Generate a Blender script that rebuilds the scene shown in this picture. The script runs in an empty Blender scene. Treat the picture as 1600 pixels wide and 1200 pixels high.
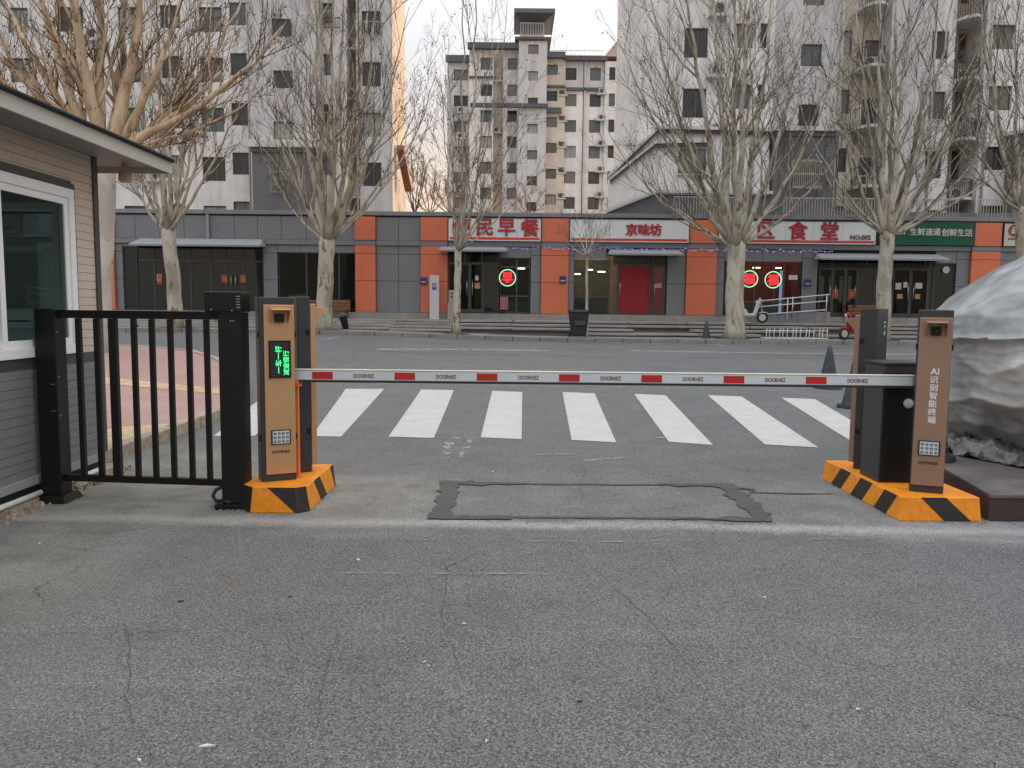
import bpy, math, random
from mathutils import Vector, Matrix, noise as mn
R = math.radians
rnd = random.Random(7)
sc = bpy.context.scene
COL = sc.collection

# ---------------------------------------------------------------- camera
PITCH, ROLL, FPX, EYE = R(5.4), 0.010, 1250.0, 1.5
FW = Vector((0, math.cos(PITCH), -math.sin(PITCH)))
U0 = Vector((0, math.sin(PITCH), math.cos(PITCH)))
RT = Vector((1, 0, 0)) * math.cos(ROLL) + U0 * math.sin(ROLL)
UP = -Vector((1, 0, 0)) * math.sin(ROLL) + U0 * math.cos(ROLL)
cam = bpy.data.cameras.new('camera')
cam.sensor_width = 36.0
cam.lens = 36.0 * FPX / 1600.0
cam.clip_start, cam.clip_end = 0.05, 3000
camo = bpy.data.objects.new('camera', cam)
COL.objects.link(camo)
m = Matrix.Identity(4)
for i in range(3):
    m[i][0], m[i][1], m[i][2] = RT[i], UP[i], -FW[i]
m[2][3] = EYE
camo.matrix_world = m
sc.camera = camo

# ---------------------------------------------------------------- sky and sun
SUN_EL, SUN_AZ = R(9), R(33)            # low sun behind the flats, azimuth measured from +Y towards +X
w = bpy.data.worlds.new('World'); sc.world = w; w.use_nodes = True
nt = w.node_tree; nt.nodes.clear()
sky = nt.nodes.new('ShaderNodeTexSky'); sky.sky_type = 'NISHITA'
sky.sun_disc = False; sky.sun_elevation = SUN_EL; sky.sun_rotation = SUN_AZ
sky.air_density = 1.0; sky.dust_density = 3.0; sky.ozone_density = 1.0; sky.altitude = 50
veil = nt.nodes.new('ShaderNodeMix'); veil.data_type = 'RGBA'      # thin even overcast
veil.inputs[0].default_value = 0.85
# overcast veil: pale rosy at the horizon all round, brighter towards the zenith as cloud cover is
wtc = nt.nodes.new('ShaderNodeTexCoord'); wsp = nt.nodes.new('ShaderNodeSeparateXYZ'); nt.links.new(wtc.outputs['Generated'], wsp.inputs[0])
wmr = nt.nodes.new('ShaderNodeMapRange'); wmr.inputs[1].default_value = 0.22; wmr.inputs[2].default_value = 0.85; nt.links.new(wsp.outputs['Z'], wmr.inputs[0])
wmx = nt.nodes.new('ShaderNodeMix'); wmx.data_type = 'RGBA'
wmx.inputs[6].default_value = (3.20, 3.22, 3.40, 1); wmx.inputs[7].default_value = (9.2, 9.2, 9.3, 1)
nt.links.new(wmr.outputs[0], wmx.inputs[0]); 
whr = nt.nodes.new('ShaderNodeMapRange'); whr.interpolation_type = 'SMOOTHSTEP'; whr.inputs[1].default_value = 0.02; whr.inputs[2].default_value = 0.34; nt.links.new(wsp.outputs['Z'], whr.inputs[0])
whx = nt.nodes.new('ShaderNodeMix'); whx.data_type = 'RGBA'; whx.inputs[6].default_value = (3.9, 2.85, 2.15, 1)     # rosy dawn band low down
nt.links.new(whr.outputs[0], whx.inputs[0]); nt.links.new(wmx.outputs[2], whx.inputs[7]); nt.links.new(whx.outputs[2], veil.inputs[7])
bg = nt.nodes.new('ShaderNodeBackground'); bg.inputs[1].default_value = 0.12
ow = nt.nodes.new('ShaderNodeOutputWorld')
nt.links.new(sky.outputs[0], veil.inputs[6]); nt.links.new(veil.outputs[2], bg.inputs[0]); nt.links.new(bg.outputs[0], ow.inputs[0])
sl = bpy.data.lights.new('sun', 'SUN'); sl.energy = 2.0; sl.angle = R(1.0); sl.color = (1.0, 0.62, 0.36)
so = bpy.data.objects.new('sun', sl); COL.objects.link(so)
sd = Vector((math.sin(SUN_AZ) * math.cos(SUN_EL), math.cos(SUN_AZ) * math.cos(SUN_EL), math.sin(SUN_EL)))
so.rotation_euler = sd.to_track_quat('Z', 'Y').to_euler()
vs = sc.view_settings
vs.view_transform = 'Standard'; vs.look = 'None'; vs.gamma = 1.0; vs.use_curve_mapping = False
vs.exposure = 1.0

# ---------------------------------------------------------------- helpers
def S(px, py, y):
    """point of the plane Y = y that the 1600x1200 photograph shows at (px, py)"""
    d = FW + RT * ((px - 800) / FPX) + UP * ((600 - py) / FPX)
    t = y / d.y
    return Vector((d.x * t, y, EYE + d.z * t))
def sm(t):
    t = max(0.0, min(1.0, t)); return t * t * (3 - 2 * t)
def lerp(a, b, t): return a + (b - a) * t
def zk(x): return lerp(0.50, 0.30, sm((x + 8.5) / 11.0))      # street level along the far kerb
def gz(x, y): return sm((y - 13.0) / 16.0) * zk(x)

MATS = {}
def mat(name, col, rough=0.6, var=0.12, scale=2.0, bump=0.0, bscale=60.0, metal=0.0, spec=0.5, col2=None, fine=0.0, fscale=150.0, world=False, coat=0.0, streak=0.0):
    if name in MATS: return MATS[name]
    M = bpy.data.materials.new(name); M.use_nodes = True
    n = M.node_tree.nodes; l = M.node_tree.links
    b = n['Principled BSDF']
    tc = n.new('ShaderNodeNewGeometry') if world else n.new('ShaderNodeTexCoord')
    co = tc.outputs['Position'] if world else tc.outputs['Object']
    ns = n.new('ShaderNodeTexNoise'); ns.inputs['Scale'].default_value = scale; ns.inputs['Detail'].default_value = 6; ns.inputs['Roughness'].default_value = 0.62
    l.new(co, ns.inputs['Vector'])
    ra = n.new('ShaderNodeMapRange'); ra.inputs[1].default_value = 0.3; ra.inputs[2].default_value = 0.7
    l.new(ns.outputs['Fac'], ra.inputs[0])
    mx = n.new('ShaderNodeMix'); mx.data_type = 'RGBA'
    c2 = col2 or tuple(min(1, c * (1 + var)) for c in col)
    c1 = tuple(c * (1 - var) for c in col) if col2 is None else col
    mx.inputs[6].default_value = (*c1, 1); mx.inputs[7].default_value = (*c2, 1)
    l.new(ra.outputs[0], mx.inputs[0])
    out = mx.outputs[2]
    if fine > 0:
        n2 = n.new('ShaderNodeTexNoise'); n2.inputs['Scale'].default_value = fscale; n2.inputs['Detail'].default_value = 3
        l.new(co, n2.inputs['Vector'])
        r2 = n.new('ShaderNodeMapRange'); r2.inputs[1].default_value = 0.3; r2.inputs[2].default_value = 0.7
        r2.inputs[3].default_value = 1 - fine; r2.inputs[4].default_value = 1 + fine
        l.new(n2.outputs['Fac'], r2.inputs[0])
        vm = n.new('ShaderNodeVectorMath'); vm.operation = 'SCALE'
        l.new(out, vm.inputs[0]); l.new(r2.outputs[0], vm.inputs['Scale']); out = vm.outputs[0]
    if streak > 0:      # rain stains running down the render
        sv = n.new('ShaderNodeVectorMath'); sv.operation = 'MULTIPLY'; sv.inputs[1].default_value = (1.6, 1.6, 0.09); l.new(co, sv.inputs[0])
        s2 = n.new('ShaderNodeTexNoise'); s2.inputs['Scale'].default_value = 1.0; s2.inputs['Detail'].default_value = 7; s2.inputs['Roughness'].default_value = .7; l.new(sv.outputs[0], s2.inputs['Vector'])
        r4 = n.new('ShaderNodeMapRange'); r4.inputs[1].default_value = .48; r4.inputs[2].default_value = .72; r4.inputs[3].default_value = 1; r4.inputs[4].default_value = 1 - streak; l.new(s2.outputs['Fac'], r4.inputs[0])
        vs2 = n.new('ShaderNodeVectorMath'); vs2.operation = 'SCALE'; l.new(out, vs2.inputs[0]); l.new(r4.outputs[0], vs2.inputs['Scale']); out = vs2.outputs[0]
    l.new(out, b.inputs['Base Color'])
    rr = n.new('ShaderNodeMapRange'); rr.inputs[3].default_value = max(0.02, rough - 0.08); rr.inputs[4].default_value = min(1, rough + 0.08)
    l.new(ns.outputs['Fac'], rr.inputs[0]); l.new(rr.outputs[0], b.inputs['Roughness'])
    b.inputs['Metallic'].default_value = metal; b.inputs['Specular IOR Level'].default_value = spec
    if coat: b.inputs['Coat Weight'].default_value = coat
    if bump > 0:
        n3 = n.new('ShaderNodeTexNoise'); n3.inputs['Scale'].default_value = bscale; n3.inputs['Detail'].default_value = 4
        l.new(co, n3.inputs['Vector'])
        bp = n.new('ShaderNodeBump'); bp.inputs['Strength'].default_value = bump; bp.inputs['Distance'].default_value = 0.01
        l.new(n3.outputs['Fac'], bp.inputs['Height']); l.new(bp.outputs[0], b.inputs['Normal'])
    MATS[name] = M
    return M
def emit(name, col, s):
    if name in MATS: return MATS[name]
    M = bpy.data.materials.new(name); M.use_nodes = True
    b = M.node_tree.nodes['Principled BSDF']
    b.inputs['Base Color'].default_value = (*[c * .3 for c in col], 1)
    b.inputs['Emission Color'].default_value = (*col, 1); b.inputs['Emission Strength'].default_value = s
    MATS[name] = M; return M
def glass(name, tint, trans, refl=1.0, rough=0.03):
    """pane: part see-through, part mirror by angle, with faint dirt"""
    if name in MATS: return MATS[name]
    M = bpy.data.materials.new(name); M.use_nodes = True
    n = M.node_tree.nodes; l = M.node_tree.links
    b = n['Principled BSDF']; b.inputs['Base Color'].default_value = (*tint, 1); b.inputs['Roughness'].default_value = rough
    b.inputs['Specular IOR Level'].default_value = 0.5 * refl
    t = n.new('ShaderNodeBsdfTransparent'); t.inputs[0].default_value = (0.66, 0.76, 0.75, 1)
    mx = n.new('ShaderNodeMixShader'); mx.inputs[0].default_value = trans
    tc = n.new('ShaderNodeTexCoord'); ns = n.new('ShaderNodeTexNoise'); ns.inputs['Scale'].default_value = 1.3
    l.new(tc.outputs['Object'], ns.inputs['Vector'])
    bp = n.new('ShaderNodeBump'); bp.inputs['Strength'].default_value = 0.05; bp.inputs['Distance'].default_value = 0.02
    l.new(ns.outputs['Fac'], bp.inputs['Height']); l.new(bp.outputs[0], b.inputs['Normal'])
    l.new(b.outputs[0], mx.inputs[1]); l.new(t.outputs[0], mx.inputs[2])
    l.new(mx.outputs[0], n['Material Output'].inputs[0])
    MATS[name] = M; return M

def link(name, me, material=None, parent=None):
    o = bpy.data.objects.new(name, me)
    COL.objects.link(o)
    if parent is not None: o.parent = parent
    if material is not None and me is not None and len(me.materials) == 0:
        for mm in (material if isinstance(material, (list, tuple)) else [material]): me.materials.append(mm)
    return o
def tag(o, label=None, cat=None, group=None, kind=None):
    if label: o['label'] = label
    if cat: o['category'] = cat
    if group: o['group'] = group
    if kind: o['kind'] = kind
    return o
def empty(name, loc, rz=0.0, label=None, cat=None, group=None):
    o = bpy.data.objects.new(name, None); COL.objects.link(o)
    o.empty_display_size = 0.2
    o.location = loc; o.rotation_euler = (0, 0, rz)
    return tag(o, label, cat, group)

class MB:
    def __init__(s): s.v = []; s.f = []; s.mi = []; s.cur = 0
    def quad(s, a, b, c, d):
        i = len(s.v); s.v += [tuple(a), tuple(b), tuple(c), tuple(d)]; s.f.append((i, i + 1, i + 2, i + 3)); s.mi.append(s.cur); return s
    def poly(s, pts):
        i = len(s.v); s.v += [tuple(p) for p in pts]; s.f.append(tuple(range(i, i + len(pts)))); s.mi.append(s.cur); return s
    def box(s, x0, x1, y0, y1, z0, z1):
        return s.hexa([(x0, y0, z0), (x1, y0, z0), (x1, y1, z0), (x0, y1, z0)], [(x0, y0, z1), (x1, y0, z1), (x1, y1, z1), (x0, y1, z1)])
    def hexa(s, bot, top):
        n = len(bot); i = len(s.v); s.v += [tuple(p) for p in bot] + [tuple(p) for p in top]
        s.f.append(tuple(i + k for k in reversed(range(n)))); s.f.append(tuple(i + n + k for k in range(n)))
        for k in range(n):
            k2 = (k + 1) % n
            s.f.append((i + k, i + k2, i + n + k2, i + n + k))
        s.mi += [s.cur] * (n + 2); return s
    def prism(s, poly, z0, z1): return s.hexa([(x, y, z0) for x, y in poly], [(x, y, z1) for x, y in poly])
    def slab(s, poly, y0, y1):
        """outline in the XZ plane given depth"""
        return s.hexa([(x, y0, z) for x, z in poly], [(x, y1, z) for x, z in poly])
    def tube(s, pts, rad, n=6, cap=True):
        i0 = len(s.v); P = [Vector(p) for p in pts]; ref = None
        for k, p in enumerate(P):
            t = (P[min(k + 1, len(P) - 1)] - P[max(k - 1, 0)])
            t = t.normalized() if t.length > 1e-9 else Vector((0, 0, 1))
            if ref is None:
                ref = t.orthogonal().normalized()
            else:
                ref = ref - t * ref.dot(t)
                ref = ref.normalized() if ref.length > 1e-6 else t.orthogonal().normalized()
            b = t.cross(ref); r = rad[k] if isinstance(rad, (list, tuple)) else rad
            for j in range(n):
                a = 2 * math.pi * j / n
                q = p + ref * (math.cos(a) * r) + b * (math.sin(a) * r)
                s.v.append((q.x, q.y, q.z))
        for k in range(len(P) - 1):
            for j in range(n):
                a = i0 + k * n + j; b2 = i0 + k * n + (j + 1) % n
                s.f.append((a, b2, b2 + n, a + n)); s.mi.append(s.cur)
        if cap and n > 3:
            s.f.append(tuple(i0 + j for j in reversed(range(n)))); s.mi.append(s.cur)
            e = i0 + (len(P) - 1) * n
            s.f.append(tuple(e + j for j in range(n))); s.mi.append(s.cur)
        return s
    def cyl(s, p0, p1, r, n=12): return s.tube([p0, p1], [r, r], n)
    def lathe(s, prof, n=20, c=(0, 0, 0)):
        i0 = len(s.v)
        for r, z in prof:
            for j in range(n):
                a = 2 * math.pi * j / n
                s.v.append((c[0] + r * math.cos(a), c[1] + r * math.sin(a), c[2] + z))
        for k in range(len(prof) - 1):
            for j in range(n):
                a = i0 + k * n + j; b = i0 + k * n + (j + 1) % n
                s.f.append((a, b, b + n, a + n)); s.mi.append(s.cur)
        return s
    def mesh(s, name):
        me = bpy.data.meshes.new(name); me.from_pydata(s.v, [], s.f)
        if any(s.mi): me.polygons.foreach_set('material_index', s.mi)
        me.update(); return me
    def build(s, name, material, parent=None, smooth=False, bevel=0.0, seg=2):
        me = s.mesh(name)
        if smooth:
            me.polygons.foreach_set('use_smooth', [True] * len(me.polygons))
        o = link(name, me, material, parent)
        if bevel:
            b = o.modifiers.new('bevel', 'BEVEL'); b.width = bevel; b.segments = seg; b.limit_method = 'ANGLE'; b.angle_limit = R(35)
        return o
def bx(name, material, parent, x0, x1, y0, y1, z0, z1, bevel=0.0):
    return MB().box(x0, x1, y0, y1, z0, z1).build(name, material, parent, bevel=bevel)

FONT_CACHE = {}
def text(name, body, size, material, parent, loc, rot=(R(90), 0, 0), extrude=0.004, bold=0.0, sx=1.0, fit=None, align='CENTER'):
    key = (body, size, extrude, bold)
    if key in FONT_CACHE: me = FONT_CACHE[key]
    else:
        cu = bpy.data.curves.new('lettering', 'FONT'); cu.body = body; cu.size = size; cu.extrude = extrude
        cu.align_x = align; cu.align_y = 'CENTER'; cu.resolution_u = 3
        t = bpy.data.objects.new('lettering', cu); COL.objects.link(t)
        dg = bpy.context.evaluated_depsgraph_get()
        me = bpy.data.meshes.new_from_object(t.evaluated_get(dg))
        bpy.data.objects.remove(t); bpy.data.curves.remove(cu)
        xs_ = [v.co.x for v in me.vertices]; ys_ = [v.co.y for v in me.vertices]
        if xs_ and align == 'CENTER':
            me.transform(Matrix.Translation((-(min(xs_) + max(xs_)) / 2, -(min(ys_) + max(ys_)) / 2, 0)))
        if bold > 0 and xs_:
            V = [v.co.copy() for v in me.vertices]; F = [tuple(p.vertices) for p in me.polygons]; nv_, nf_ = [], []
            for k_, (ox, oy) in enumerate(((0, 0), (1, .5), (-1, .5), (1, -.5), (-1, -.5))):
                b0 = len(nv_); nv_ += [(v.x + ox * bold, v.y + oy * bold, v.z + k_ * .0002 * (1 if v.z > 0 else -1)) for v in V]; nf_ += [tuple(i_ + b0 for i_ in f_) for f_ in F]
            me = bpy.data.meshes.new('lettering'); me.from_pydata(nv_, [], nf_); me.update()
        me.materials.clear(); FONT_CACHE[key] = me
    o = link(name, me, material, parent)
    o.location = loc; o.rotation_euler = rot
    xs = [v.co.x for v in me.vertices]
    if fit and xs: sx = fit / (max(xs) - min(xs))
    o.scale = (sx, 1, 1)
    return o

# ---------------------------------------------------------------- materials
GREY_PANEL = mat('grey_panel', (0.178, 0.194, 0.210), 0.45, 0.06, 0.6, spec=0.4, fine=0.03, fscale=6)
ORANGE_PANEL = mat('orange_panel', (0.60, 0.160, 0.082), 0.45, 0.07, 0.7, spec=0.4, fine=0.04, fscale=5)
BACK_DARK = mat('joint_dark', (0.030, 0.032, 0.035), 0.8)
FRAME_DARK = mat('dark_aluminium', (0.045, 0.048, 0.052), 0.4, 0.1, 3, spec=0.5)
LIGHT_METAL = mat('canopy_metal', (0.27, 0.28, 0.295), 0.6, 0.1, 2, spec=0.3)
STEEL = mat('steel', (0.55, 0.55, 0.56), 0.28, 0.05, 5, metal=0.9)
SIGN_WHITE = mat('sign_white', (0.66, 0.70, 0.71), 0.45, 0.04, 1.2)
SIGN_RED = mat('sign_red', (0.40, 0.016, 0.03), 0.4, 0.08, 4)
STRIPE_RED = mat('stripe_red', (0.60, 0.05, 0.035), 0.4, 0.08, 2)
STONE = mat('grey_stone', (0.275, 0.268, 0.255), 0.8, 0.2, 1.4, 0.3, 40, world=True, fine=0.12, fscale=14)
RISER_SHADE = mat('shaded_riser', (0.075, 0.074, 0.072), 0.85, 0.3, 2.0, world=True)  # nosing shadow below each step slab, put into the riser colour
PAVE = mat('pavement_stone', (0.20, 0.195, 0.185), 0.85, 0.22, 1.1, 0.3, 30, world=True, fine=0.15, fscale=9)
KERB = mat('kerb_granite', (0.20, 0.196, 0.19), 0.8, 0.22, 1.7, 0.3, 50, world=True, fine=0.2, fscale=35)
DIRT = mat('soil', (0.10, 0.082, 0.062), 0.95, 0.35, 5, 0.8, 30, world=True, fine=0.4, fscale=25)
BLACK_PAINT = mat('black_powder_coat', (0.007, 0.0073, 0.008), 0.4, 0.15, 6, spec=0.32, bump=0.05, bscale=400)
BLACK_RUBBER = mat('black_rubber', (0.022, 0.024, 0.027), 0.65, 0.3, 6, spec=0.35)
DARK_CASE = mat('charcoal_casing', (0.032, 0.034, 0.037), 0.42, 0.1, 5, spec=0.45, bump=0.04, bscale=500)
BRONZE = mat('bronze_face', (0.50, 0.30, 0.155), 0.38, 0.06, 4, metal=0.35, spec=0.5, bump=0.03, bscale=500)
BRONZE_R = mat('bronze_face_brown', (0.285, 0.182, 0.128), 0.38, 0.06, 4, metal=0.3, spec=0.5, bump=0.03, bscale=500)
HAZARD = mat('hazard_orange', (0.78, 0.27, 0.015), 0.55, 0.16, 4, spec=0.35, bump=0.15, bscale=60, fine=0.10, fscale=30)
HAZARD_BLACK = mat('hazard_black', (0.018, 0.017, 0.016), 0.5, 0.3, 6)
WHITE_PLASTIC = mat('white_frame', (0.82, 0.83, 0.84), 0.35, 0.04, 3)
ARM_WHITE = mat('arm_white', (0.52, 0.57, 0.60), 0.35, 0.05, 3, spec=0.5)
ARM_RED = mat('arm_red', (0.42, 0.012, 0.012), 0.4, 0.1, 6)
GLASS_SHOP = glass('shop_glass', (0.012, 0.016, 0.017), 0.78)
GLASS_DARK = glass('dark_glass', (0.012, 0.030, 0.034), 0.30)
GLASS_BOOTH = glass('booth_glass', (0.02, 0.035, 0.032), 0.82, 2.4, 0.02)
GLASS_A = glass('flat_glass_dark', (0.045, 0.048, 0.05), 0.0)
GLASS_B = glass('flat_glass_curtain', (0.16, 0.15, 0.125), 0.0)
GLASS_C = glass('flat_glass_blue', (0.085, 0.11, 0.12), 0.0, 1.3)
GLASS_D = glass('flat_glass_net_curtain', (0.30, 0.30, 0.29), 0.0)
GLASS_E = glass('flat_glass_black', (0.018, 0.02, 0.022), 0.0, 1.2)
PANES = [GLASS_A, GLASS_E, GLASS_C, GLASS_B, GLASS_A, GLASS_C, GLASS_D]

# ---------------------------------------------------------------- ground
def ground_material():
    M = bpy.data.materials.new('worn_asphalt'); M.use_nodes = True
    n = M.node_tree.nodes; l = M.node_tree.links; b = n['Principled BSDF']
    g = n.new('ShaderNodeNewGeometry'); P = g.outputs['Position']
    sep = n.new('ShaderNodeSeparateXYZ'); l.new(P, sep.inputs[0])
    def noise(s, d=4, r=0.6, vec=P, dist=0.0):
        k = n.new('ShaderNodeTexNoise'); k.inputs['Scale'].default_value = s; k.inputs['Detail'].default_value = d; k.inputs['Roughness'].default_value = r
        k.inputs['Distortion'].default_value = dist
        l.new(vec, k.inputs['Vector']); return k.outputs['Fac']
    def rng(x, a, b2, c=0.0, d=1.0, smooth=False):
        k = n.new('ShaderNodeMapRange'); k.inputs[1].default_value = a; k.inputs[2].default_value = b2; k.inputs[3].default_value = c; k.inputs[4].default_value = d
        if smooth: k.interpolation_type = 'SMOOTHSTEP'
        l.new(x, k.inputs[0]); return k.outputs[0]
    def mth(op, a, b2):
        k = n.new('ShaderNodeMath'); k.operation = op
        for i, q in enumerate((a, b2)):
            if isinstance(q, (int, float)): k.inputs[i].default_value = q
            else: l.new(q, k.inputs[i])
        return k.outputs[0]
    def mix(f, a, b2):
        k = n.new('ShaderNodeMix'); k.data_type = 'RGBA'
        if isinstance(f, float): k.inputs[0].default_value = f
        else: l.new(f, k.inputs[0])
        for i, q in ((6, a), (7, b2)):
            if isinstance(q, tuple): k.inputs[i].default_value = (*q, 1)
            else: l.new(q, k.inputs[i])
        return k.outputs[2]
    big = noise(0.35, 5); mid = noise(2.2, 6, 0.65); st = n.new('ShaderNodeVectorMath'); st.operation = 'MULTIPLY'; st.inputs[1].default_value = (0.35, 2.2, 1)
    l.new(P, st.inputs[0]); streak = noise(1.0, 6, 0.68, st.outputs[0], 0.4)
    yv = sep.outputs['Y']; xv = sep.outputs['X']
    tintn = noise(0.16, 3)
    cool = mth('MULTIPLY', rng(mth('ADD', xv, mth('MULTIPLY', mth('SUBTRACT', tintn, 0.5), 4.0)), 0.6, 3.6, 0, 1, True), 1.0)
    a1 = mix(cool, (0.112, 0.112, 0.110), (0.100, 0.109, 0.114)); a2 = mix(cool, (0.156, 0.155, 0.152), (0.142, 0.151, 0.157))
    asp = mix(rng(mid, 0.3, 0.7), a1, a2)
    asp = mix(mth('MULTIPLY', rng(big, 0.42, 0.62), 0.5), asp, (0.150, 0.149, 0.147))
    # dusty concrete strip under the barrier and along the booth
    yv = sep.outputs['Y']; xv = sep.outputs['X']
    yw = mth('ADD', yv, mth('MULTIPLY', mth('SUBTRACT', streak, 0.5), 1.3))
    band = mth('MULTIPLY', rng(yw, 4.95, 5.6, 0, 1, True), rng(yw, 6.6, 7.6, 1, 0, True))
    edge = rng(mth('ABSOLUTE', mth('SUBTRACT', xv, 0.9), 0.0), 0.9, 2.3, 0.22, 0.98, True)
    near = mth('MULTIPLY', rng(mth('ADD', xv, mth('MULTIPLY', mth('SUBTRACT', mid, 0.5), 2.0)), -0.7, -3.0, 0, 0.75, True), rng(yv, 1.6, 3.2, 0.35, 1, True))
    left = mth('MULTIPLY', rng(mth('ADD', xv, mth('MULTIPLY', mth('SUBTRACT', mid, 0.5), 1.6)), -1.2, -2.9, 0, 1, True), rng(yw, 7.5, 9.0, 1, 0, True))
    dust = mth('MAXIMUM', mth('MULTIPLY', band, edge), mth('MULTIPLY', mth('MAXIMUM', left, mth('MULTIPLY', near, rng(yv, 7.0, 8.5, 1, 0))), rng(streak, 0.3, 0.6, 0.45, 0.9)))
    dustc = mix(cool, mix(rng(mid, 0.35, 0.65), (0.185, 0.178, 0.160), (0.300, 0.290, 0.264)), mix(rng(mid, 0.35, 0.65), (0.170, 0.182, 0.190), (0.285, 0.298, 0.305)))
    c = mix(dust, asp, dustc)
    # pale band of ground-in cement dust along the old joint in front of the barrier
    jw = mth('ADD', yv, mth('MULTIPLY', mth('SUBTRACT', noise(1.4, 8, 0.72), 0.5), 0.42))
    jd = mth('ABSOLUTE', mth('SUBTRACT', jw, mth('ADD', 5.47, mth('MULTIPLY', xv, -0.012))), 0.0)
    jm = mth('MULTIPLY', rng(jd, 0.0, 0.17, 1, 0, True), mth('MULTIPLY', rng(streak, 0.25, 0.6, 0.45, 0.95), rng(mth('ABSOLUTE', xv, 0.0), 3.4, 4.2, 1, 0)))
    c = mix(jm, c, (0.34, 0.337, 0.325))
    # pale worn scuffs
    sc_ = mth('MULTIPLY', rng(streak, 0.58, 0.72), 0.35)
    c = mix(sc_, c, (0.24, 0.235, 0.228))
    # fine hairline cracks
    vo = n.new('ShaderNodeTexVoronoi'); vo.feature = 'DISTANCE_TO_EDGE'; vo.inputs['Scale'].default_value = 0.42
    wp = n.new('ShaderNodeVectorMath'); wp.operation = 'ADD'
    nz = n.new('ShaderNodeTexNoise'); nz.inputs['Scale'].default_value = 1.6; nz.inputs['Detail'].default_value = 6; l.new(P, nz.inputs['Vector'])
    l.new(P, wp.inputs[0]); l.new(nz.outputs['Color'], wp.inputs[1]); l.new(wp.outputs[0], vo.inputs['Vector'])
    crack = mth('MULTIPLY', rng(vo.outputs['Distance'], 0.0, 0.004, 1, 0), rng(noise(0.8, 2), 0.5, 0.6))
    c = mix(mth('MULTIPLY', crack, 0.55), c, (0.045, 0.044, 0.043))
    # aggregate
    ag = noise(170, 2, 0.75); ag2 = noise(75, 3, 0.7)
    vg = n.new('ShaderNodeTexVoronoi'); vg.inputs['Scale'].default_value = 130; l.new(P, vg.inputs['Vector'])
    vgs = n.new('ShaderNodeSeparateColor'); l.new(vg.outputs['Color'], vgs.inputs[0])
    agm = mth('MULTIPLY', rng(ag, 0.32, 0.68, 0.36, 1.64), mth('MULTIPLY', rng(ag2, 0.3, 0.7, 0.55, 1.45), rng(vgs.outputs[1], 0, 1, 0.5, 1.5)))
    agm = mth('ADD', mth('MULTIPLY', agm, mth('SUBTRACT', 1.0, mth('MULTIPLY', dust, 0.6))), mth('MULTIPLY', dust, 0.6))
    sp = n.new('ShaderNodeTexVoronoi'); sp.inputs['Scale'].default_value = 38; l.new(P, sp.inputs['Vector'])
    sc2 = n.new('ShaderNodeSeparateColor'); l.new(sp.outputs['Color'], sc2.inputs[0])
    speck = mth('MULTIPLY', rng(sp.outputs['Distance'], 0.10, 0.22, 1, 0), rng(sc2.outputs[0], 0.90, 0.94))
    vm = n.new('ShaderNodeVectorMath'); vm.operation = 'SCALE'; l.new(c, vm.inputs[0]); l.new(agm, vm.inputs['Scale'])
    c = mix(mth('MULTIPLY', speck, 0.5), vm.outputs[0], (0.36, 0.35, 0.33))
    l.new(c, b.inputs['Base Color']); b.inputs['Roughness'].default_value = 0.82; b.inputs['Specular IOR Level'].default_value = 0.35
    bp = n.new('ShaderNodeBump'); bp.inputs['Strength'].default_value = 0.8; bp.inputs['Distance'].default_value = 0.008
    l.new(mth('SUBTRACT', mth('ADD', ag, mth('MULTIPLY', ag2, 0.8)), mth('MULTIPLY', crack, 1.5)), bp.inputs['Height']); l.new(bp.outputs[0], b.inputs['Normal'])
    return M
def sheet(name, xs, ys, zf, material, kind='structure', parent=None):
    mb = MB(); nx = len(xs)
    for y in ys:
        for x in xs: mb.v.append((x, y, zf(x, y)))
    for j in range(len(ys) - 1):
        for i in range(nx - 1):
            a = j * nx + i; mb.f.append((a, a + 1, a + nx + 1, a + nx)); mb.mi.append(0)
    o = mb.build(name, material, parent, smooth=True)
    if parent is None: tag(o, kind=kind)
    return o
XS = [-1500, -400, -120] + [x * 2.0 for x in range(-30, 31)] + [120, 400, 1500]
YS = [-1500, -300, -60, -20, -8, 0, 4, 8, 12] + [13 + k * 0.8 for k in range(21)] + [40, 60, 120, 400, 1500]
sheet('ground', XS, YS, gz, ground_material())
XR = [-120] + [x * 2.0 for x in range(-30, 31)] + [120]
STREET = mat('street_asphalt', (0.115, 0.118, 0.122), 0.75, 0.16, 0.5, 0.4, 60, world=True, fine=0.14, fscale=22)
sheet('street', XR, [22.3 + k * 0.67 for k in range(11)], lambda x, y: gz(x, y) + 0.004, STREET)
tag(MB().build if False else None or link('empty_marker', None), kind='helper') if False else None

def strip(name, quadpts, material, lift, parent=None, nsub=8):
    """painted patch lying on the ground: quad corners (x, y) in order, subdivided along the first edge direction"""
    a, b2, c, d = [Vector((p[0], p[1], 0)) for p in quadpts]
    mb = MB()
    for j in range(nsub + 1):
        t = j / nsub; p = a.lerp(d, t); q = b2.lerp(c, t)
        mb.v += [(p.x, p.y, gz(p.x, p.y) + lift), (q.x, q.y, gz(q.x, q.y) + lift)]
    for j in range(nsub):
        k = j * 2; mb.f.append((k, k + 1, k + 3, k + 2)); mb.mi.append(0)
    return mb.build(name, material, parent)

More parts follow.
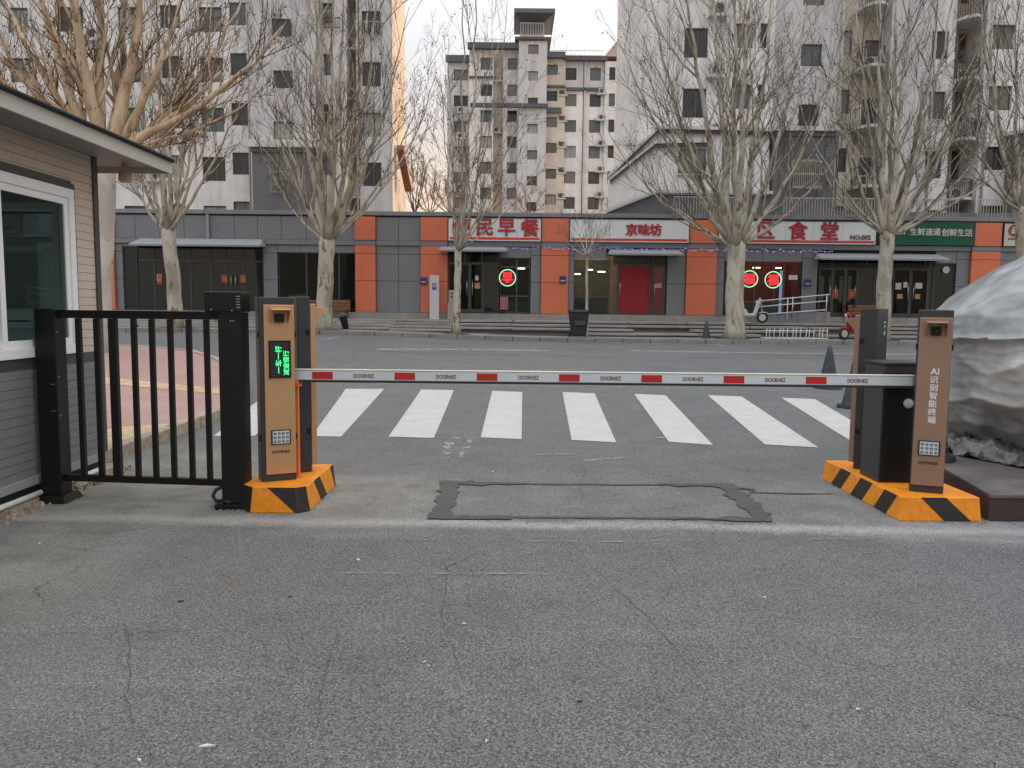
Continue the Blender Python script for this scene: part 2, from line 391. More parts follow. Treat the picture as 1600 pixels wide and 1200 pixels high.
def paint_material(name, col, wear, scale=9.0, thr=(0.40, 0.50)):
    """road paint with holes worn through to the asphalt (alpha by noise)"""
    M = bpy.data.materials.new(name); M.use_nodes = True
    n = M.node_tree.nodes; l = M.node_tree.links; b = n['Principled BSDF']
    g = n.new('ShaderNodeNewGeometry')
    ns = n.new('ShaderNodeTexNoise'); ns.inputs['Scale'].default_value = scale; ns.inputs['Detail'].default_value = 9; ns.inputs['Roughness'].default_value = 0.72
    l.new(g.outputs['Position'], ns.inputs['Vector'])
    mr = n.new('ShaderNodeMapRange'); mr.inputs[1].default_value = thr[0]; mr.inputs[2].default_value = thr[1]; mr.inputs[3].default_value = 1 - wear; mr.inputs[4].default_value = 1
    l.new(ns.outputs['Fac'], mr.inputs[0]); l.new(mr.outputs[0], b.inputs['Alpha'])
    n2 = n.new('ShaderNodeTexNoise'); n2.inputs['Scale'].default_value = 3.0; n2.inputs['Detail'].default_value = 6; l.new(g.outputs['Position'], n2.inputs['Vector'])
    mx = n.new('ShaderNodeMix'); mx.data_type = 'RGBA'; mx.inputs[6].default_value = (*[c * 0.78 for c in col], 1); mx.inputs[7].default_value = (*[min(1, c * 1.1) for c in col], 1)
    l.new(n2.outputs['Fac'], mx.inputs[0]); l.new(mx.outputs[2], b.inputs['Base Color']); b.inputs['Roughness'].default_value = 0.7
    return M
ZEBRA = paint_material('zebra_paint', (0.49, 0.487, 0.475), 0.45, 26.0, (0.30, 0.46))
LINE = paint_material('lane_paint', (0.42, 0.42, 0.41), 0.8, 6.0, (0.38, 0.55))
FADED = paint_material('faded_paint', (0.36, 0.355, 0.34), 1.0, 5.0, (0.44, 0.62))
CEMENT = paint_material('cement_fill', (0.062, 0.064, 0.056), 0.9, 11.0, (0.34, 0.42))

def gp(px, py):
    """ground point the photograph shows at (px, py)"""
    d = FW + RT * ((px - 800) / FPX) + UP * ((600 - py) / FPX)
    z = 0.0
    for _ in range(12):
        t = (z - EYE) / d.z; p = Vector((d.x * t, d.y * t, z)); z = gz(p.x, p.y)
    return p
zebra = tag(empty('zebra_crossing', (0, 0, 0)), kind='structure')
ZQ = [((334, 682), (398, 682), (470, 612), (420, 612)), ((487, 682), (533, 683), (600, 608), (540, 608)), ((607, 683), (678, 685), (709, 610), (658, 609)), ((751, 684), (815, 687), (816, 613), (769, 611)),
      ((893, 688), (963, 692), (929, 615), (879, 613)), ((1045, 691), (1114, 696), (1040, 618), (991, 616)), ((1195, 695), (1279, 700), (1159, 620), (1106, 618)), ((1352, 704), (1420, 710), (1273, 624), (1221, 622))]
for q in ZQ:
    strip('zebra_stripe', [gp(*p) for p in q], ZEBRA, 0.006, zebra)
mk = tag(empty('road_markings', (0, 0, 0)), kind='structure')
def gline(name, pxs, wid, material, lift=0.008, parent=mk, jit=0.0, n=1, vary=0.0, rough=0.0):
    """line of given width through ground points of the photograph"""
    P = []
    for (a, b2) in zip(pxs[:-1], pxs[1:]):
        A, B = gp(*a), gp(*b2)
        k = max(1, int((B - A).length / (0.035 if rough else 0.12))) if jit else 4
        for i in range(k): P.append(A.lerp(B, i / k))
    P.append(gp(*pxs[-1])); mb = MB()
    for i, p in enumerate(P):
        t = (P[min(i + 1, len(P) - 1)] - P[max(i - 1, 0)]); t.z = 0; t.normalize(); nrm = Vector((-t.y, t.x, 0))
        ww = wid * (1 + vary * rnd.uniform(-1, 1)) * 0.5; q = p + nrm * rnd.uniform(-jit, jit)
        for s in (1, -1):
            if rough:
                k_ = mn.noise(Vector((q.x * 5 + s * 7, q.y * 5, lift * 900))) * .95 + mn.noise(Vector((q.x * 13 + s * 3, q.y * 13, 4))) * .8
                ww = wid * .5 * max(.15, 1 + rough * k_); q = p
            e = q + nrm * ww * s; mb.v.append((e.x, e.y, gz(e.x, e.y) + lift))
    for i in range(len(P) - 1):
        k = 2 * i; mb.f.append((k + 1, k + 3, k + 2, k)); mb.mi.append(0)
    return mb.build(name, material, parent)
gline('lane_line', [(587, 545), (720, 546), (860, 548)], 0.22, LINE)
gline('lane_line', [(985, 548), (1140, 551), (1460, 555)], 0.22, LINE)
gline('edge_line', [(900, 541), (1240, 545)], 0.20, FADED)
gline('parking_tick', [(503, 531), (528, 527)], 0.12, LINE)
gline('parking_tick', [(1112, 538), (1132, 541)], 0.12, LINE)
False and gline('stop_line', [(0, 828), (300, 829), (700, 828), (1100, 832), (1600, 834)], 0.13, FADED, jit=0.012, vary=0.25)
gline('scratch_line', [(560, 843), (760, 846), (980, 848)], 0.012, FADED, jit=0.003, vary=0.5)
gline('scratch_line', [(520, 897), (860, 898)], 0.016, FADED, jit=0.003, vary=0.6)
gline('scratch_line', [(1000, 846), (1480, 842)], 0.012, FADED, jit=0.003, vary=0.6)
gline('worn_dash', [(690, 722), (705, 690), (716, 684)], 0.09, FADED, jit=0.02, vary=0.4)
gline('worn_dash', [(718, 716), (738, 684)], 0.06, FADED, jit=0.01, vary=0.4)
gline('worn_dash', [(836, 712), (900, 710)], 0.05, FADED, jit=0.02, vary=0.6)
gline('worn_dash', [(910, 722), (975, 715)], 0.05, FADED, jit=0.02, vary=0.6)
gline('worn_dash', [(1000, 686), (1042, 685)], 0.05, FADED, jit=0.02, vary=0.6)
gline('worn_dash', [(1090, 714), (1118, 714)], 0.04, FADED, jit=0.01, vary=0.6)
gline('worn_dash', [(495, 596), (600, 600), (900, 604), (1250, 612)], 0.10, FADED, jit=0.05, vary=0.8)
patch = tag(empty('cement_patch', (0, 0, 0)), kind='structure')
gline('filled_cut', [(700, 754), (860, 757), (1000, 758), (1135, 757)], 0.055, CEMENT, 0.006, patch, 0.012, vary=0.5, rough=.85)
gline('filled_cut', [(690, 808), (880, 809), (1060, 811), (1200, 813)], 0.055, CEMENT, 0.006, patch, 0.012, vary=0.5, rough=.85)
gline('filled_cut', [(705, 752), (697, 778), (688, 812)], 0.15, CEMENT, 0.0075, patch, 0.012, vary=0.25, rough=.85)
gline('filled_cut', [(1128, 756), (1160, 780), (1196, 815)], 0.16, CEMENT, 0.0075, patch, 0.012, vary=0.25, rough=.85)
gline('filled_cut', [(1170, 770), (1240, 772), (1300, 772)], 0.035, CEMENT, 0.006, patch, 0.008, vary=0.4, rough=.85)
gline('filled_cut', [(700, 756), (820, 757)], 0.085, CEMENT, 0.0085, patch, 0.012, rough=1.3)
gline('filled_cut', [(1030, 758), (1150, 760)], 0.10, CEMENT, 0.0085, patch, 0.012, rough=1.3)
gline('filled_cut', [(1050, 811), (1205, 814)], 0.085, CEMENT, 0.0085, patch, 0.012, rough=1.3)
gline('filled_cut', [(668, 810), (800, 809)], 0.09, CEMENT, 0.009, patch, 0.012, vary=0.5, rough=.85)
gline('filled_cut', [(690, 757), (740, 753)], 0.06, CEMENT, 0.009, patch, 0.012, vary=0.5, rough=.85)
gline('filled_cut', [(1105, 760), (1180, 766)], 0.08, CEMENT, 0.009, patch, 0.012, vary=0.5, rough=.85)

cracks = tag(empty('asphalt_cracks', (0, 0, 0)), kind='structure')
CRK = mat('crack_dark', (.06, .059, .057), .9)
def crack(pts, wid=.0032):
    P = []
    for (a, b2) in zip(pts[:-1], pts[1:]):
        for i in range(6): P.append((lerp(a[0], b2[0], i / 6) + rnd.uniform(-4, 4), lerp(a[1], b2[1], i / 6)))
    P.append(pts[-1]); mb = MB()
    G = [gp(*p) for p in P]
    for i, p in enumerate(G):
        t = G[min(i + 1, len(G) - 1)] - G[max(i - 1, 0)]; t.normalize(); nr = Vector((-t.y, t.x, 0)) * wid * .5 * rnd.uniform(.3, 1.3) * (1 - abs(2 * i / (len(G) - 1) - 1) ** 3)
        for q in (p + nr, p - nr): mb.v.append((q.x, q.y, .0045))
    for i in range(len(G) - 1): k = 2 * i; mb.f.append((k + 1, k + 3, k + 2, k)); mb.mi.append(0)
    mb.build('crack', CRK, cracks)
for c_ in ([(530, 975), (512, 1040), (498, 1090), (502, 1190)], [(862, 818), (930, 890), (1010, 960), (1098, 1066), (1180, 1170)], [(190, 960), (205, 1010), (198, 1090), (212, 1160)], [(60, 850), (150, 862), (215, 868)], [(905, 700), (915, 740), (905, 790)], [(960, 620), (985, 690), (1010, 740)], [(1280, 850), (1350, 866), (1460, 858)], [(1040, 850), (1060, 900), (1020, 960)], [(700, 880), (690, 960), (720, 1060)]): crack(c_)

# litter on the asphalt: scraps, chips, dry leaves
mb = MB()
LITM = [mat('scrap_white', (0.6, 0.6, 0.58), 0.7), mat('leaf_brown', (0.30, 0.16, 0.07), 0.8), mat('chip_dark', (0.03, 0.03, 0.03), 0.8), mat('grit', (0.3, 0.29, 0.27), 0.9)]
SPOTS = [(322, 1168, .05, 0), (560, 876, .035, 0), (62, 851, .04, 0), (360, 924, .03, 1), (282, 941, .025, 2), (453, 934, .022, 2), (770, 738, .05, 0), (663, 1036, .02, 0), (670, 1042, .018, 0), (700, 920, .016, 0), (725, 976, .02, 0), (1060, 772, .03, 0), (218, 1190, .018, 0), (905, 1098, .02, 2), (1340, 1110, .018, 0), (1195, 935, .02, 0), (760, 1160, .02, 0)]
for _ in range(130):
    SPOTS.append((rnd.uniform(0, 1600), 700 + 500 * rnd.random() ** 1.5, rnd.uniform(.0025, .006), rnd.choice((0, 3, 3, 2, 2, 1))))
for px, py, s, k in SPOTS:
    s *= .62
    p = gp(px, py); a = rnd.uniform(0, math.pi); mb.cur = k
    ux, uy = math.cos(a), math.sin(a); e = rnd.uniform(.18, .45)
    pts = [(p.x + ux * s, p.y + uy * s, .008), (p.x - uy * s * e, p.y + ux * s * e, .008 + s * .08), (p.x - ux * s * .8, p.y - uy * s * .8, .008), (p.x + uy * s * e, p.y - ux * s * e, .010)]
    mb.hexa([(q[0], q[1], q[2] - .006) for q in pts], pts)
tag(mb.build('litter', LITM), kind='stuff')

# ---------------------------------------------------------------- left pavement
def brick_material():
    M = bpy.data.materials.new('red_pavers'); M.use_nodes = True
    n = M.node_tree.nodes; l = M.node_tree.links; b = n['Principled BSDF']
    g = n.new('ShaderNodeNewGeometry'); br = n.new('ShaderNodeTexBrick')
    br.inputs['Color1'].default_value = (0.40, 0.215, 0.195, 1); br.inputs['Color2'].default_value = (0.34, 0.185, 0.17, 1); br.inputs['Mortar'].default_value = (0.24, 0.19, 0.165, 1)
    br.inputs['Scale'].default_value = 4.6; br.inputs['Mortar Size'].default_value = 0.02
    l.new(g.outputs['Position'], br.inputs['Vector'])
    ns = n.new('ShaderNodeTexNoise'); ns.inputs['Scale'].default_value = 1.3; ns.inputs['Detail'].default_value = 6; l.new(g.outputs['Position'], ns.inputs['Vector'])
    mr = n.new('ShaderNodeMapRange'); mr.inputs[1].default_value = .42; mr.inputs[2].default_value = .7; mr.inputs[4].default_value = .55; l.new(ns.outputs['Fac'], mr.inputs[0])
    mx = n.new('ShaderNodeMix'); mx.data_type = 'RGBA'; mx.inputs[7].default_value = (0.36, 0.28, 0.23, 1)
    l.new(mr.outputs[0], mx.inputs[0]); l.new(br.outputs['Color'], mx.inputs[6]); l.new(mx.outputs[2], b.inputs['Base Color'])
    b.inputs['Roughness'].default_value = .85
    return M
EDGE = [(-3.80, 7.2), (-3.82, 9.0), (-3.86, 10.6), (-4.05, 12.0), (-4.5, 13.6), (-5.2, 15.4), (-6.0, 17.2), (-7.0, 19.0), (-8.2, 20.6), (-9.8, 21.6), (-12, 22.0), (-30, 22.1), (-60, 22.1)]
BRICK = brick_material()
mb = MB(); far = -60
top = []
for x, y in EDGE: top.append((x - 0.14, y - (0.0 if y < 19 else .1)))
bot = [(-60, 7.2)]
H = 0.11
for i in range(len(top) - 1):
    (x0, y0), (x1, y1) = top[i], top[i + 1]
    if y1 > y0 + 1e-6:
        mb.quad((-60, y0, gz(-60, y0) * .5 + H), (x0, y0, gz(x0, y0) + H), (x1, y1, gz(x1, y1) + H), (-60, y1, gz(-60, y1) * .5 + H))
tag(mb.build('left_pavement', BRICK), kind='structure')
YEL = mat('tan_pavers', (0.44, 0.34, 0.20), 0.85, 0.18, 2.0, world=True, fine=0.2, fscale=12)
strip('tan_paver_band', [(-4.2, 12.3), (-4.35, 13.0), (-13, 18.2), (-13, 17.2)], YEL, H + .006, None, 16)['kind'] = 'structure'
strip('tan_paver_band', [(-3.98, 7.25), (-3.98, 9.3), (-4.5, 9.0), (-4.5, 7.25)], YEL, H + .006, None, 4)['kind'] = 'structure'
kb = tag(empty('left_kerb', (0, 0, 0)), kind='structure')
KSTONE = mat('kerb_sandstone', (0.33, 0.275, 0.205), 0.85, 0.25, 2.5, 0.6, 30, world=True, fine=0.25, fscale=20)
def stones(path, length, wid, h0, h1, material, parent, name='kerb_stone', gap=0.012):
    P = [Vector((x, y, 0)) for x, y in path]; acc = []
    for a, b2 in zip(P[:-1], P[1:]):
        k = max(1, round((b2 - a).length / length))
        for i in range(k): acc.append(a.lerp(b2, i / k))
    acc.append(P[-1])
    for a, b2 in zip(acc[:-1], acc[1:]):
        t = (b2 - a).normalized(); nr = Vector((-t.y, t.x, 0)) * wid
        a2, b3 = a + t * gap, b2 - t * gap; dz = rnd.uniform(-.008, .008)
        q = [a2, b3, b3 + nr, a2 + nr]
        MB().hexa([(p.x, p.y, gz(p.x, p.y) + h0) for p in q], [(p.x, p.y, gz(p.x, p.y) + h1 + dz) for p in q]).build(name, material, parent, bevel=0.012)
stones(EDGE[:12], 0.75, 0.14, -0.05, H + .02, KSTONE, kb)

# ---------------------------------------------------------------- far pavement with kerb, steps, tree pits
sheet('far_pavement', XR, [29.2, 30, 31, 32, 33, 34, 36, 48], lambda x, y: zk(x) + .15, PAVE)
fk = tag(empty('far_kerb', (0, 0, 0)), kind='structure')
stones([(22, 29.02), (-22, 29.02)], 1.0, -0.18, -0.05, .155, KERB, fk)
FLOOR = 1.24
steps = tag(empty('shop_steps', (0, 0, 0)), kind='structure')
NS = 4
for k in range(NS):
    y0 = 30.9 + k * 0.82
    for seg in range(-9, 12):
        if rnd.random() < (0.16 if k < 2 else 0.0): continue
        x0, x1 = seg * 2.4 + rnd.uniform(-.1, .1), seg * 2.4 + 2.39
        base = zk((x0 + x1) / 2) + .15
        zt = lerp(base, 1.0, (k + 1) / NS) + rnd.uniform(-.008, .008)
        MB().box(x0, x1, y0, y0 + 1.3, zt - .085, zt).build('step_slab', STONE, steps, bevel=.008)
    MB().box(-30, 30, y0 + .06, y0 + 1.2, zk(6) - .1, lerp(zk(6) + .15, 1.0, (k + 1) / NS) - .09).build('riser', RISER_SHADE, steps)
def pit(x, y=29.75, r=.75):
    mb = MB(); z = zk(x) + .17
    pts = [(x + r * (1 + rnd.uniform(-.1, .1)) * math.cos(a), y + .45 * math.sin(a), z) for a in [i * math.pi / 8 for i in range(16)]]
    ctr = (x, y, z + .05)
    for i in range(16): mb.poly([pts[i], pts[(i + 1) % 16], ctr])
    tag(mb.build('tree_pit_soil', DIRT), kind='structure')

# ---------------------------------------------------------------- shop row
YS0 = 35.0
def zs(py): return S(800, py, YS0).z
def xs(px): return S(px, 430, YS0).x
shop = empty('shop_building', (0, YS0, 0), 0, 'long single storey grey and orange panelled shop row behind the street trees', 'shop building')
ZTOP, ZPB, ZS1, ZS0, ZBAND, ZJ1, ZJ2, ZBASE = zs(332.5), zs(340), zs(340.5), zs(378), zs(386), zs(399), zs(441), zs(490)
def spart(name, m_, x0, x1, y0, y1, z0, z1, bevel=0.0, parent=None): return bx(name, m_, parent or shop, x0, x1, y0, y1, z0, z1, bevel)
XL, XRT = xs(-120), xs(1760)
# openings left free in the backing wall: (px0, px1, ytop)
OPEN = [(193, 411, 391), (435, 556, 398), (700, 828, 394), (897, 1041, 398), (1132, 1252, 405), (1278, 1492, 398)]
wall = MB(); cur = XL
for a, b2, t in OPEN:
    wall.box(cur, xs(a), .06, .3, ZBASE, ZTOP - .25); wall.box(xs(a), xs(b2), .06, .3, zs(t), ZTOP - .25); cur = xs(b2)
wall.box(cur, XRT, .06, .3, ZBASE, ZTOP - .25)
wall.build('wall', BACK_DARK, shop)
spart('rear_block', GREY_PANEL, XL, XRT, 2.6, 5.2, 0.6, ZTOP - .2)
spart('roof', mat('roof_felt', (0.12, 0.12, 0.12), .9), XL, XRT, .05, 5.2, ZTOP - .2, ZTOP - .12)
spart('plinth', STONE, XL, XRT, -.35, .3, 0.7, ZBASE - .003)
for i in range(34):
    x0 = lerp(XL, XRT, i / 34); x1 = lerp(XL, XRT, (i + 1) / 34) - .012
    spart('parapet_panel', mat('parapet_grey', (0.20, 0.21, 0.225), .45, .06, .8, fine=.04, fscale=4), x0, x1, -.10, .05, ZPB + .03, ZTOP, .006)
spart('parapet_gap', BACK_DARK, XL, XRT, -.02, .05, ZPB - .02, ZPB + .028)
def panel(px0, px1, z0, z1, m_=GREY_PANEL, proud=.0, name='wall_panel'):
    g = .009; ys_ = rnd.uniform(0, .006)
    return spart(name, m_, xs(px0) + g, xs(px1) - g, -.02 - proud - ys_, .055, z0 + g, z1 - g, .004)
# upper grey band left of the signs
for a, b2 in zip([40, 110, 182, 214, 251, 290, 328, 368, 404, 441, 480, 520, 556][:-1], [110, 172, 214, 251, 290, 328, 368, 404, 441, 480, 520, 556]):
    panel(a, b2, ZS0 + .0, ZPB - .03)
for a, b2 in ((588, 623), (623, 658)): panel(a, b2, ZS0, ZPB - .03)
for a, b2 in ((182, 330), (330, 478), (478, 556), (588, 623), (623, 658), (700, 773), (773, 845), (888, 947), (947, 1010), (1010, 1072), (1118, 1190), (1190, 1227), (1227, 1300), (1300, 1380), (1380, 1450), (1450, 1513), (1558, 1640), (1640, 1740)):
    spart('band_panel', GREY_PANEL, xs(a) + .006, xs(b2) - .006, -.10, .055, ZBAND + .01, ZS0 - .005, .004)
for a, b2 in ((1590, 1660), (1660, 1740)): panel(a, b2, ZS0, ZPB - .03)
# orange columns
for a, b2 in ((172, 182), (556, 588), (658, 700), (845, 888), (1071, 1118), (1513, 1558)):
    for z0, z1 in ((ZBASE, ZJ2), (ZJ2, ZJ1), (ZJ1, ZBAND), (ZS0, ZPB - .03)):
        panel(a, b2, z0, z1, ORANGE_PANEL, .16, 'orange_panel')
    spart('column_band', GREY_PANEL, xs(a) + .012, xs(b2) - .012, -.15, .055, ZBAND + .012, ZS0 - .012)
# grey wall panels below the band
for a, b2 in ((588, 623), (623, 658)):
    for z0, z1 in ((ZBASE, ZJ2), (ZJ2, ZJ1), (ZJ1, ZBAND)): panel(a, b2, z0, z1)
for a, b2 in ((182, 193), (412, 434), (829, 845), (888, 897), (1042, 1071), (1118, 1131), (1253, 1277), (1493, 1513), (1558, 1600), (1600, 1650), (1650, 1700), (60, 115), (115, 172)):
    for z0, z1 in ((ZBASE, ZJ2), (ZJ2, ZJ1)): panel(a, b2, z0, z1)
    panel(a, b2, ZJ1, ZBAND)
for a, b2, t in ((193, 215, 391), (434, 470, 398), (470, 520, 398), (520, 556, 398), (781, 829, 403), (897, 947, 403), (1131, 1190, 405), (1190, 1253, 405), (1460, 1493, 405)):
    panel(a, b2, zs(t), ZBAND)
spart('drain_pipe', LIGHT_METAL, xs(326), xs(330), -.16, -.06, ZS0 - .05, ZPB)

# interiors behind the glass
INT = mat('interior_wall', (0.085, 0.105, 0.105), .8, .3, .8)
INT_RED = mat('interior_red', (0.55, 0.10, 0.07), .8, .3, 1.0)
INT_FLOOR = mat('interior_floor', (0.10, 0.09, 0.08), .6)
INT_PALE = mat('interior_pale', (0.42, 0.38, 0.32), .7, .3, 1.5)
WOOD = mat('brown_wood', (0.22, 0.095, 0.040), .55, .25, 3, fine=.15, fscale=12)
for a, b2, m_ in ((193, 411, INT), (435, 556, INT), (700, 828, INT), (897, 1041, INT_PALE), (1132, 1252, INT_RED), (1278, 1492, INT)):
    mbi = MB(); x0, x1 = xs(a) + .01, xs(b2) - .01
    mbi.quad((x0, 2.4, ZBASE), (x1, 2.4, ZBASE), (x1, 2.4, ZBAND), (x0, 2.4, ZBAND))
    mbi.quad((x0, .31, ZBASE), (x0, 2.4, ZBASE), (x0, 2.4, ZBAND), (x0, .31, ZBAND)); mbi.quad((x1, .31, ZBASE), (x1, 2.4, ZBASE), (x1, 2.4, ZBAND), (x1, .31, ZBAND))
    mbi.quad((x0, .31, ZBAND), (x1, .31, ZBAND), (x1, 2.4, ZBAND), (x0, 2.4, ZBAND))
    mbi.quad((x0, .31, ZBASE + .002), (x1, .31, ZBASE + .002), (x1, 2.4, ZBASE + .002), (x0, 2.4, ZBASE + .002))
    mbi.build('interior', m_, shop)
WARM = emit('warm_tube', (1.0, 0.72, 0.42), 14.0)
for px, py in ((905, 425), (925, 418), (945, 421), (1196, 412), (1230, 412), (815, 417)):
    x = xs(px); spart('ceiling_lamp', WARM, x - .16, x + .16, 1.3, 1.36, zs(py) - .02, zs(py) + .02)
for px0, px1, pz in ((440, 470, 462), (490, 540, 470), (830 - 40, 826, 470), (900, 945, 465), (1135, 1230, 470), (1300, 1330, 470)):
    spart('display_counter', rnd.choice((INT_PALE, WOOD, INT_PALE)), xs(px0), xs(px1), .9, 1.4, ZBASE + .003, zs(pz))

def glazing(px0, px1, pt, pb, cols, rows, name='window', glassm=GLASS_SHOP, fr=.035):
    """framed shop window: bars as the frame mesh, one pane per light"""
    x0, x1, z0, z1 = xs(px0), xs(px1), zs(pb), zs(pt)
    X = [lerp(x0, x1, c) for c in cols]; Z = [lerp(z0, z1, r) for r in rows]
    f = MB()
    for i, x in enumerate(X):
        f.box(x - fr, x + fr, .06, .13, z0, z1)
    for j, z in enumerate(Z):
        for i in range(len(X) - 1): f.box(X[i] + fr, X[i + 1] - fr, .065, .125, max(z0, z - fr), min(z1, z + fr))
    o = f.build(name, FRAME_DARK, shop)
    for i in range(len(X) - 1):
        for j in range(len(Z) - 1):
            MB().box(X[i] + fr, X[i + 1] - fr, .085, .095, Z[j] + fr, Z[j + 1] - fr).build('pane', glassm, o)
    return o, X, Z
def door(px0, px1, pt, handle_side, m_=None):
    x0, x1, z0, z1 = xs(px0), xs(px1), ZBASE + .02, zs(pt)
    f = MB(); f.box(x0, x0 + .07, .03, .09, z0, z1); f.box(x1 - .07, x1, .03, .09, z0, z1); f.box(x0 + .07, x1 - .07, .03, .09, z0, z0 + .16); f.box(x0 + .07, x1 - .07, .03, .09, z1 - .09, z1)
    o = f.build('door', FRAME_DARK, shop)
    MB().box(x0 + .07, x1 - .07, .055, .065, z0 + .16, z1 - .09).build('pane', m_ or GLASS_SHOP, o)
    hx = x0 + .12 if handle_side < 0 else x1 - .12
    h = MB(); h.cyl((hx, -.03, z0 + .75), (hx, -.03, z0 + 1.45), .016, 8); h.cyl((hx, -.03, z0 + .85), (hx, .04, z0 + .85), .012, 6); h.cyl((hx, -.03, z0 + 1.35), (hx, .04, z0 + 1.35), .012, 6)
    h.build('handle', STEEL, o, True)
    return o
def canopy(px0, px1, y0=387, y1=396, out=.8):
    x0, x1, za, zb = xs(px0), xs(px1), zs(y0), zs(y1)
    c = MB(); c.hexa([(x0, -.1 - out, zb), (x1, -.1 - out, zb), (x1, -.1, zb + .02), (x0, -.1, zb + .02)], [(x0, -.1 - out, zb + .06), (x1, -.1 - out, zb + .06), (x1 - .15, -.1, za + .03), (x0 + .15, -.1, za + .03)])
    o = c.build('canopy', LIGHT_METAL, shop, bevel=.01)
    g = MB(); g.box(x0 + .02, x1 - .02, -.13 - out, -.101 - out, zb - .03, zb + .05); g.build('gutter', LIGHT_METAL, o, bevel=.006)
    return o
# unit 1 (far left)
glazing(193, 214, 391, 489, (0, 1), (0, 1), glassm=GLASS_DARK)
glazing(215, 411, 393, 489, (0, .13, .27, .42, .58, .70, .84, 1), (0, .80, 1), glassm=GLASS_DARK)
canopy(218, 418, 379, 391)
RED_P = mat('poster_red', (0.36, 0.06, 0.03), .6, .3, 8); TAN_P = mat('poster_tan', (0.42, 0.25, 0.10), .6, .3, 8); WHITE_P = mat('poster_white', (0.55, 0.55, 0.53), .6, .15, 8)
BLUE_P = mat('plaque_blue', (0.02, 0.03, 0.12), .4, .2, 8)
def poster(px, py, w_, h_, m_, y=.02, mark=None):
    c = Vector((xs(px), 0, zs(py)))
    o = spart('poster', m_, c.x - w_ / 2, c.x + w_ / 2, y, y + .008, c.z - h_ / 2, c.z + h_ / 2)
    if mark: text('lettering', mark, min(w_, h_) * .8, TAN_P if m_ is RED_P else RED_P, o, (c.x, y - .003, c.z), extrude=.002)
    return o
poster(248, 439, .22, .3, TAN_P, .05, '福'); poster(248, 446, .20, .2, RED_P, .052)
poster(350, 440, .26, .34, RED_P, .05, '福'); poster(379, 440, .26, .34, RED_P, .05, '福')
hb = MB()
for px in (361, 368): hb.cyl((xs(px), -.02, zs(451)), (xs(px), -.02, zs(434)), .018, 8)
hb.build('handle', STEEL, shop, True)
# unit 2
glazing(435, 556, 398, 486, (0, .36, .78, 1), (0, 1), glassm=GLASS_SHOP)
# unit 3 breakfast
glazing(700, 780, 394, 411, (0, .33, .66, 1), (0, 1))
door(700, 716, 411, 1); door(716, 734, 411, 1); door(734, 755, 411, -1); glazing(755, 780, 411, 489, (0, 1), (0, 1), glassm=GLASS_DARK)
glazing(781, 828, 403, 488, (0, .56, 1), (0, .30, .84, 1))
canopy(688, 793, 387, 395)
poster(745, 435, .14, .2, WHITE_P, .02); poster(746, 447, .24, .25, TAN_P, .022)
poster(717, 435, .14, .12, WHITE_P, .02)
poster(788, 474, .35, .55, mat('poster_pink', (.32, .12, .12), .6, .4, 9), .03)
# unit 4 red door
glazing(897, 952, 405, 490, (0, .35, 1), (0, .33, .86, 1))
glazing(960, 1041, 398, 412, (0, .76, 1), (0, 1))
RED_DOOR = mat('red_curtain', (0.27, 0.010, 0.018), .7, .18, 3)
d_ = door(965, 1018, 412, -1, RED_DOOR); d_['label'] = 'door filled with a plain dark red curtain'
cur = MB(); x0, x1 = xs(971), xs(1012); zt, zb = zs(416), ZBASE + .03
N = 40
for i in range(N + 1):
    x = lerp(x0, x1, i / N); y = .02 + .014 * math.sin(i * 1.1) + .008 * math.sin(i * 2.7)
    cur.v += [(x, y, zb), (x, y, zt)]
for i in range(N): cur.f.append((2 * i, 2 * i + 2, 2 * i + 3, 2 * i + 1)); cur.mi.append(0)
cur.build('curtain', RED_DOOR, d_, True)
door(1019, 1040, 412, -1, mat('red_glass', (0.13, 0.010, 0.016), .15))
poster(1029, 444, .3, .2, mat('poster_pinkish', (.45, .22, .22), .6, .2, 9), .02)
canopy(947, 1061, 389, 398)
# unit 5 community canteen
glazing(1132, 1252, 406, 490, (0, .13, .40, .66, .78, 1), (0, .27, 1))
spart('light_strip', emit('cool_strip', (.55, .62, 1.0), .55), xs(1221), xs(1228), .15, .2, zs(489), zs(418))
poster(1240, 429, .38, .2, WHITE_P, .045)
# unit 6 vegetables
glazing(1278, 1460, 399, 412, (0, .12, .42, .55, .92, 1), (0, 1))
for a, b2, h_ in ((1280, 1302, 1), (1302, 1322, -1), (1322, 1341, 1)): door(a, b2, 413, h_)
glazing(1342, 1394, 413, 489, (0, .5, 1), (0, 1), glassm=GLASS_DARK)
door(1396, 1424, 413, 1); door(1424, 1452, 413, -1); glazing(1453, 1492, 405, 489, (0, .2, 1), (0, 1), glassm=GLASS_DARK)
canopy(1268, 1466, 392, 402)
for px in (1286, 1299, 1316, 1329): poster(px, 446, .16, 1.1, mat('curtain_grey', (.22, .19, .18), .8, .3, 6), .06)
poster(1307, 454, .26, .4, RED_P, .02, '福'); poster(1332, 454, .26, .4, RED_P, .02, '福')
for px, py, a, b2, m_ in ((1405, 441, .25, .28, WHITE_P), (1416, 439, .18, .24, WHITE_P), (1437, 440, .3, .24, WHITE_P), (1408, 457, .24, .2, TAN_P), (1436, 457, .22, .2, TAN_P)): poster(px, py, a, b2, m_, .02)
clk = MB(); c = Vector((xs(1478), 0, zs(415)))
for i in range(20):
    pass
clk.tube([(c.x, .0, c.z), (c.x, .05, c.z)], [.15, .15], 20); clk.build('round_vent', mat('vent_white', (.45, .45, .43), .5), shop)
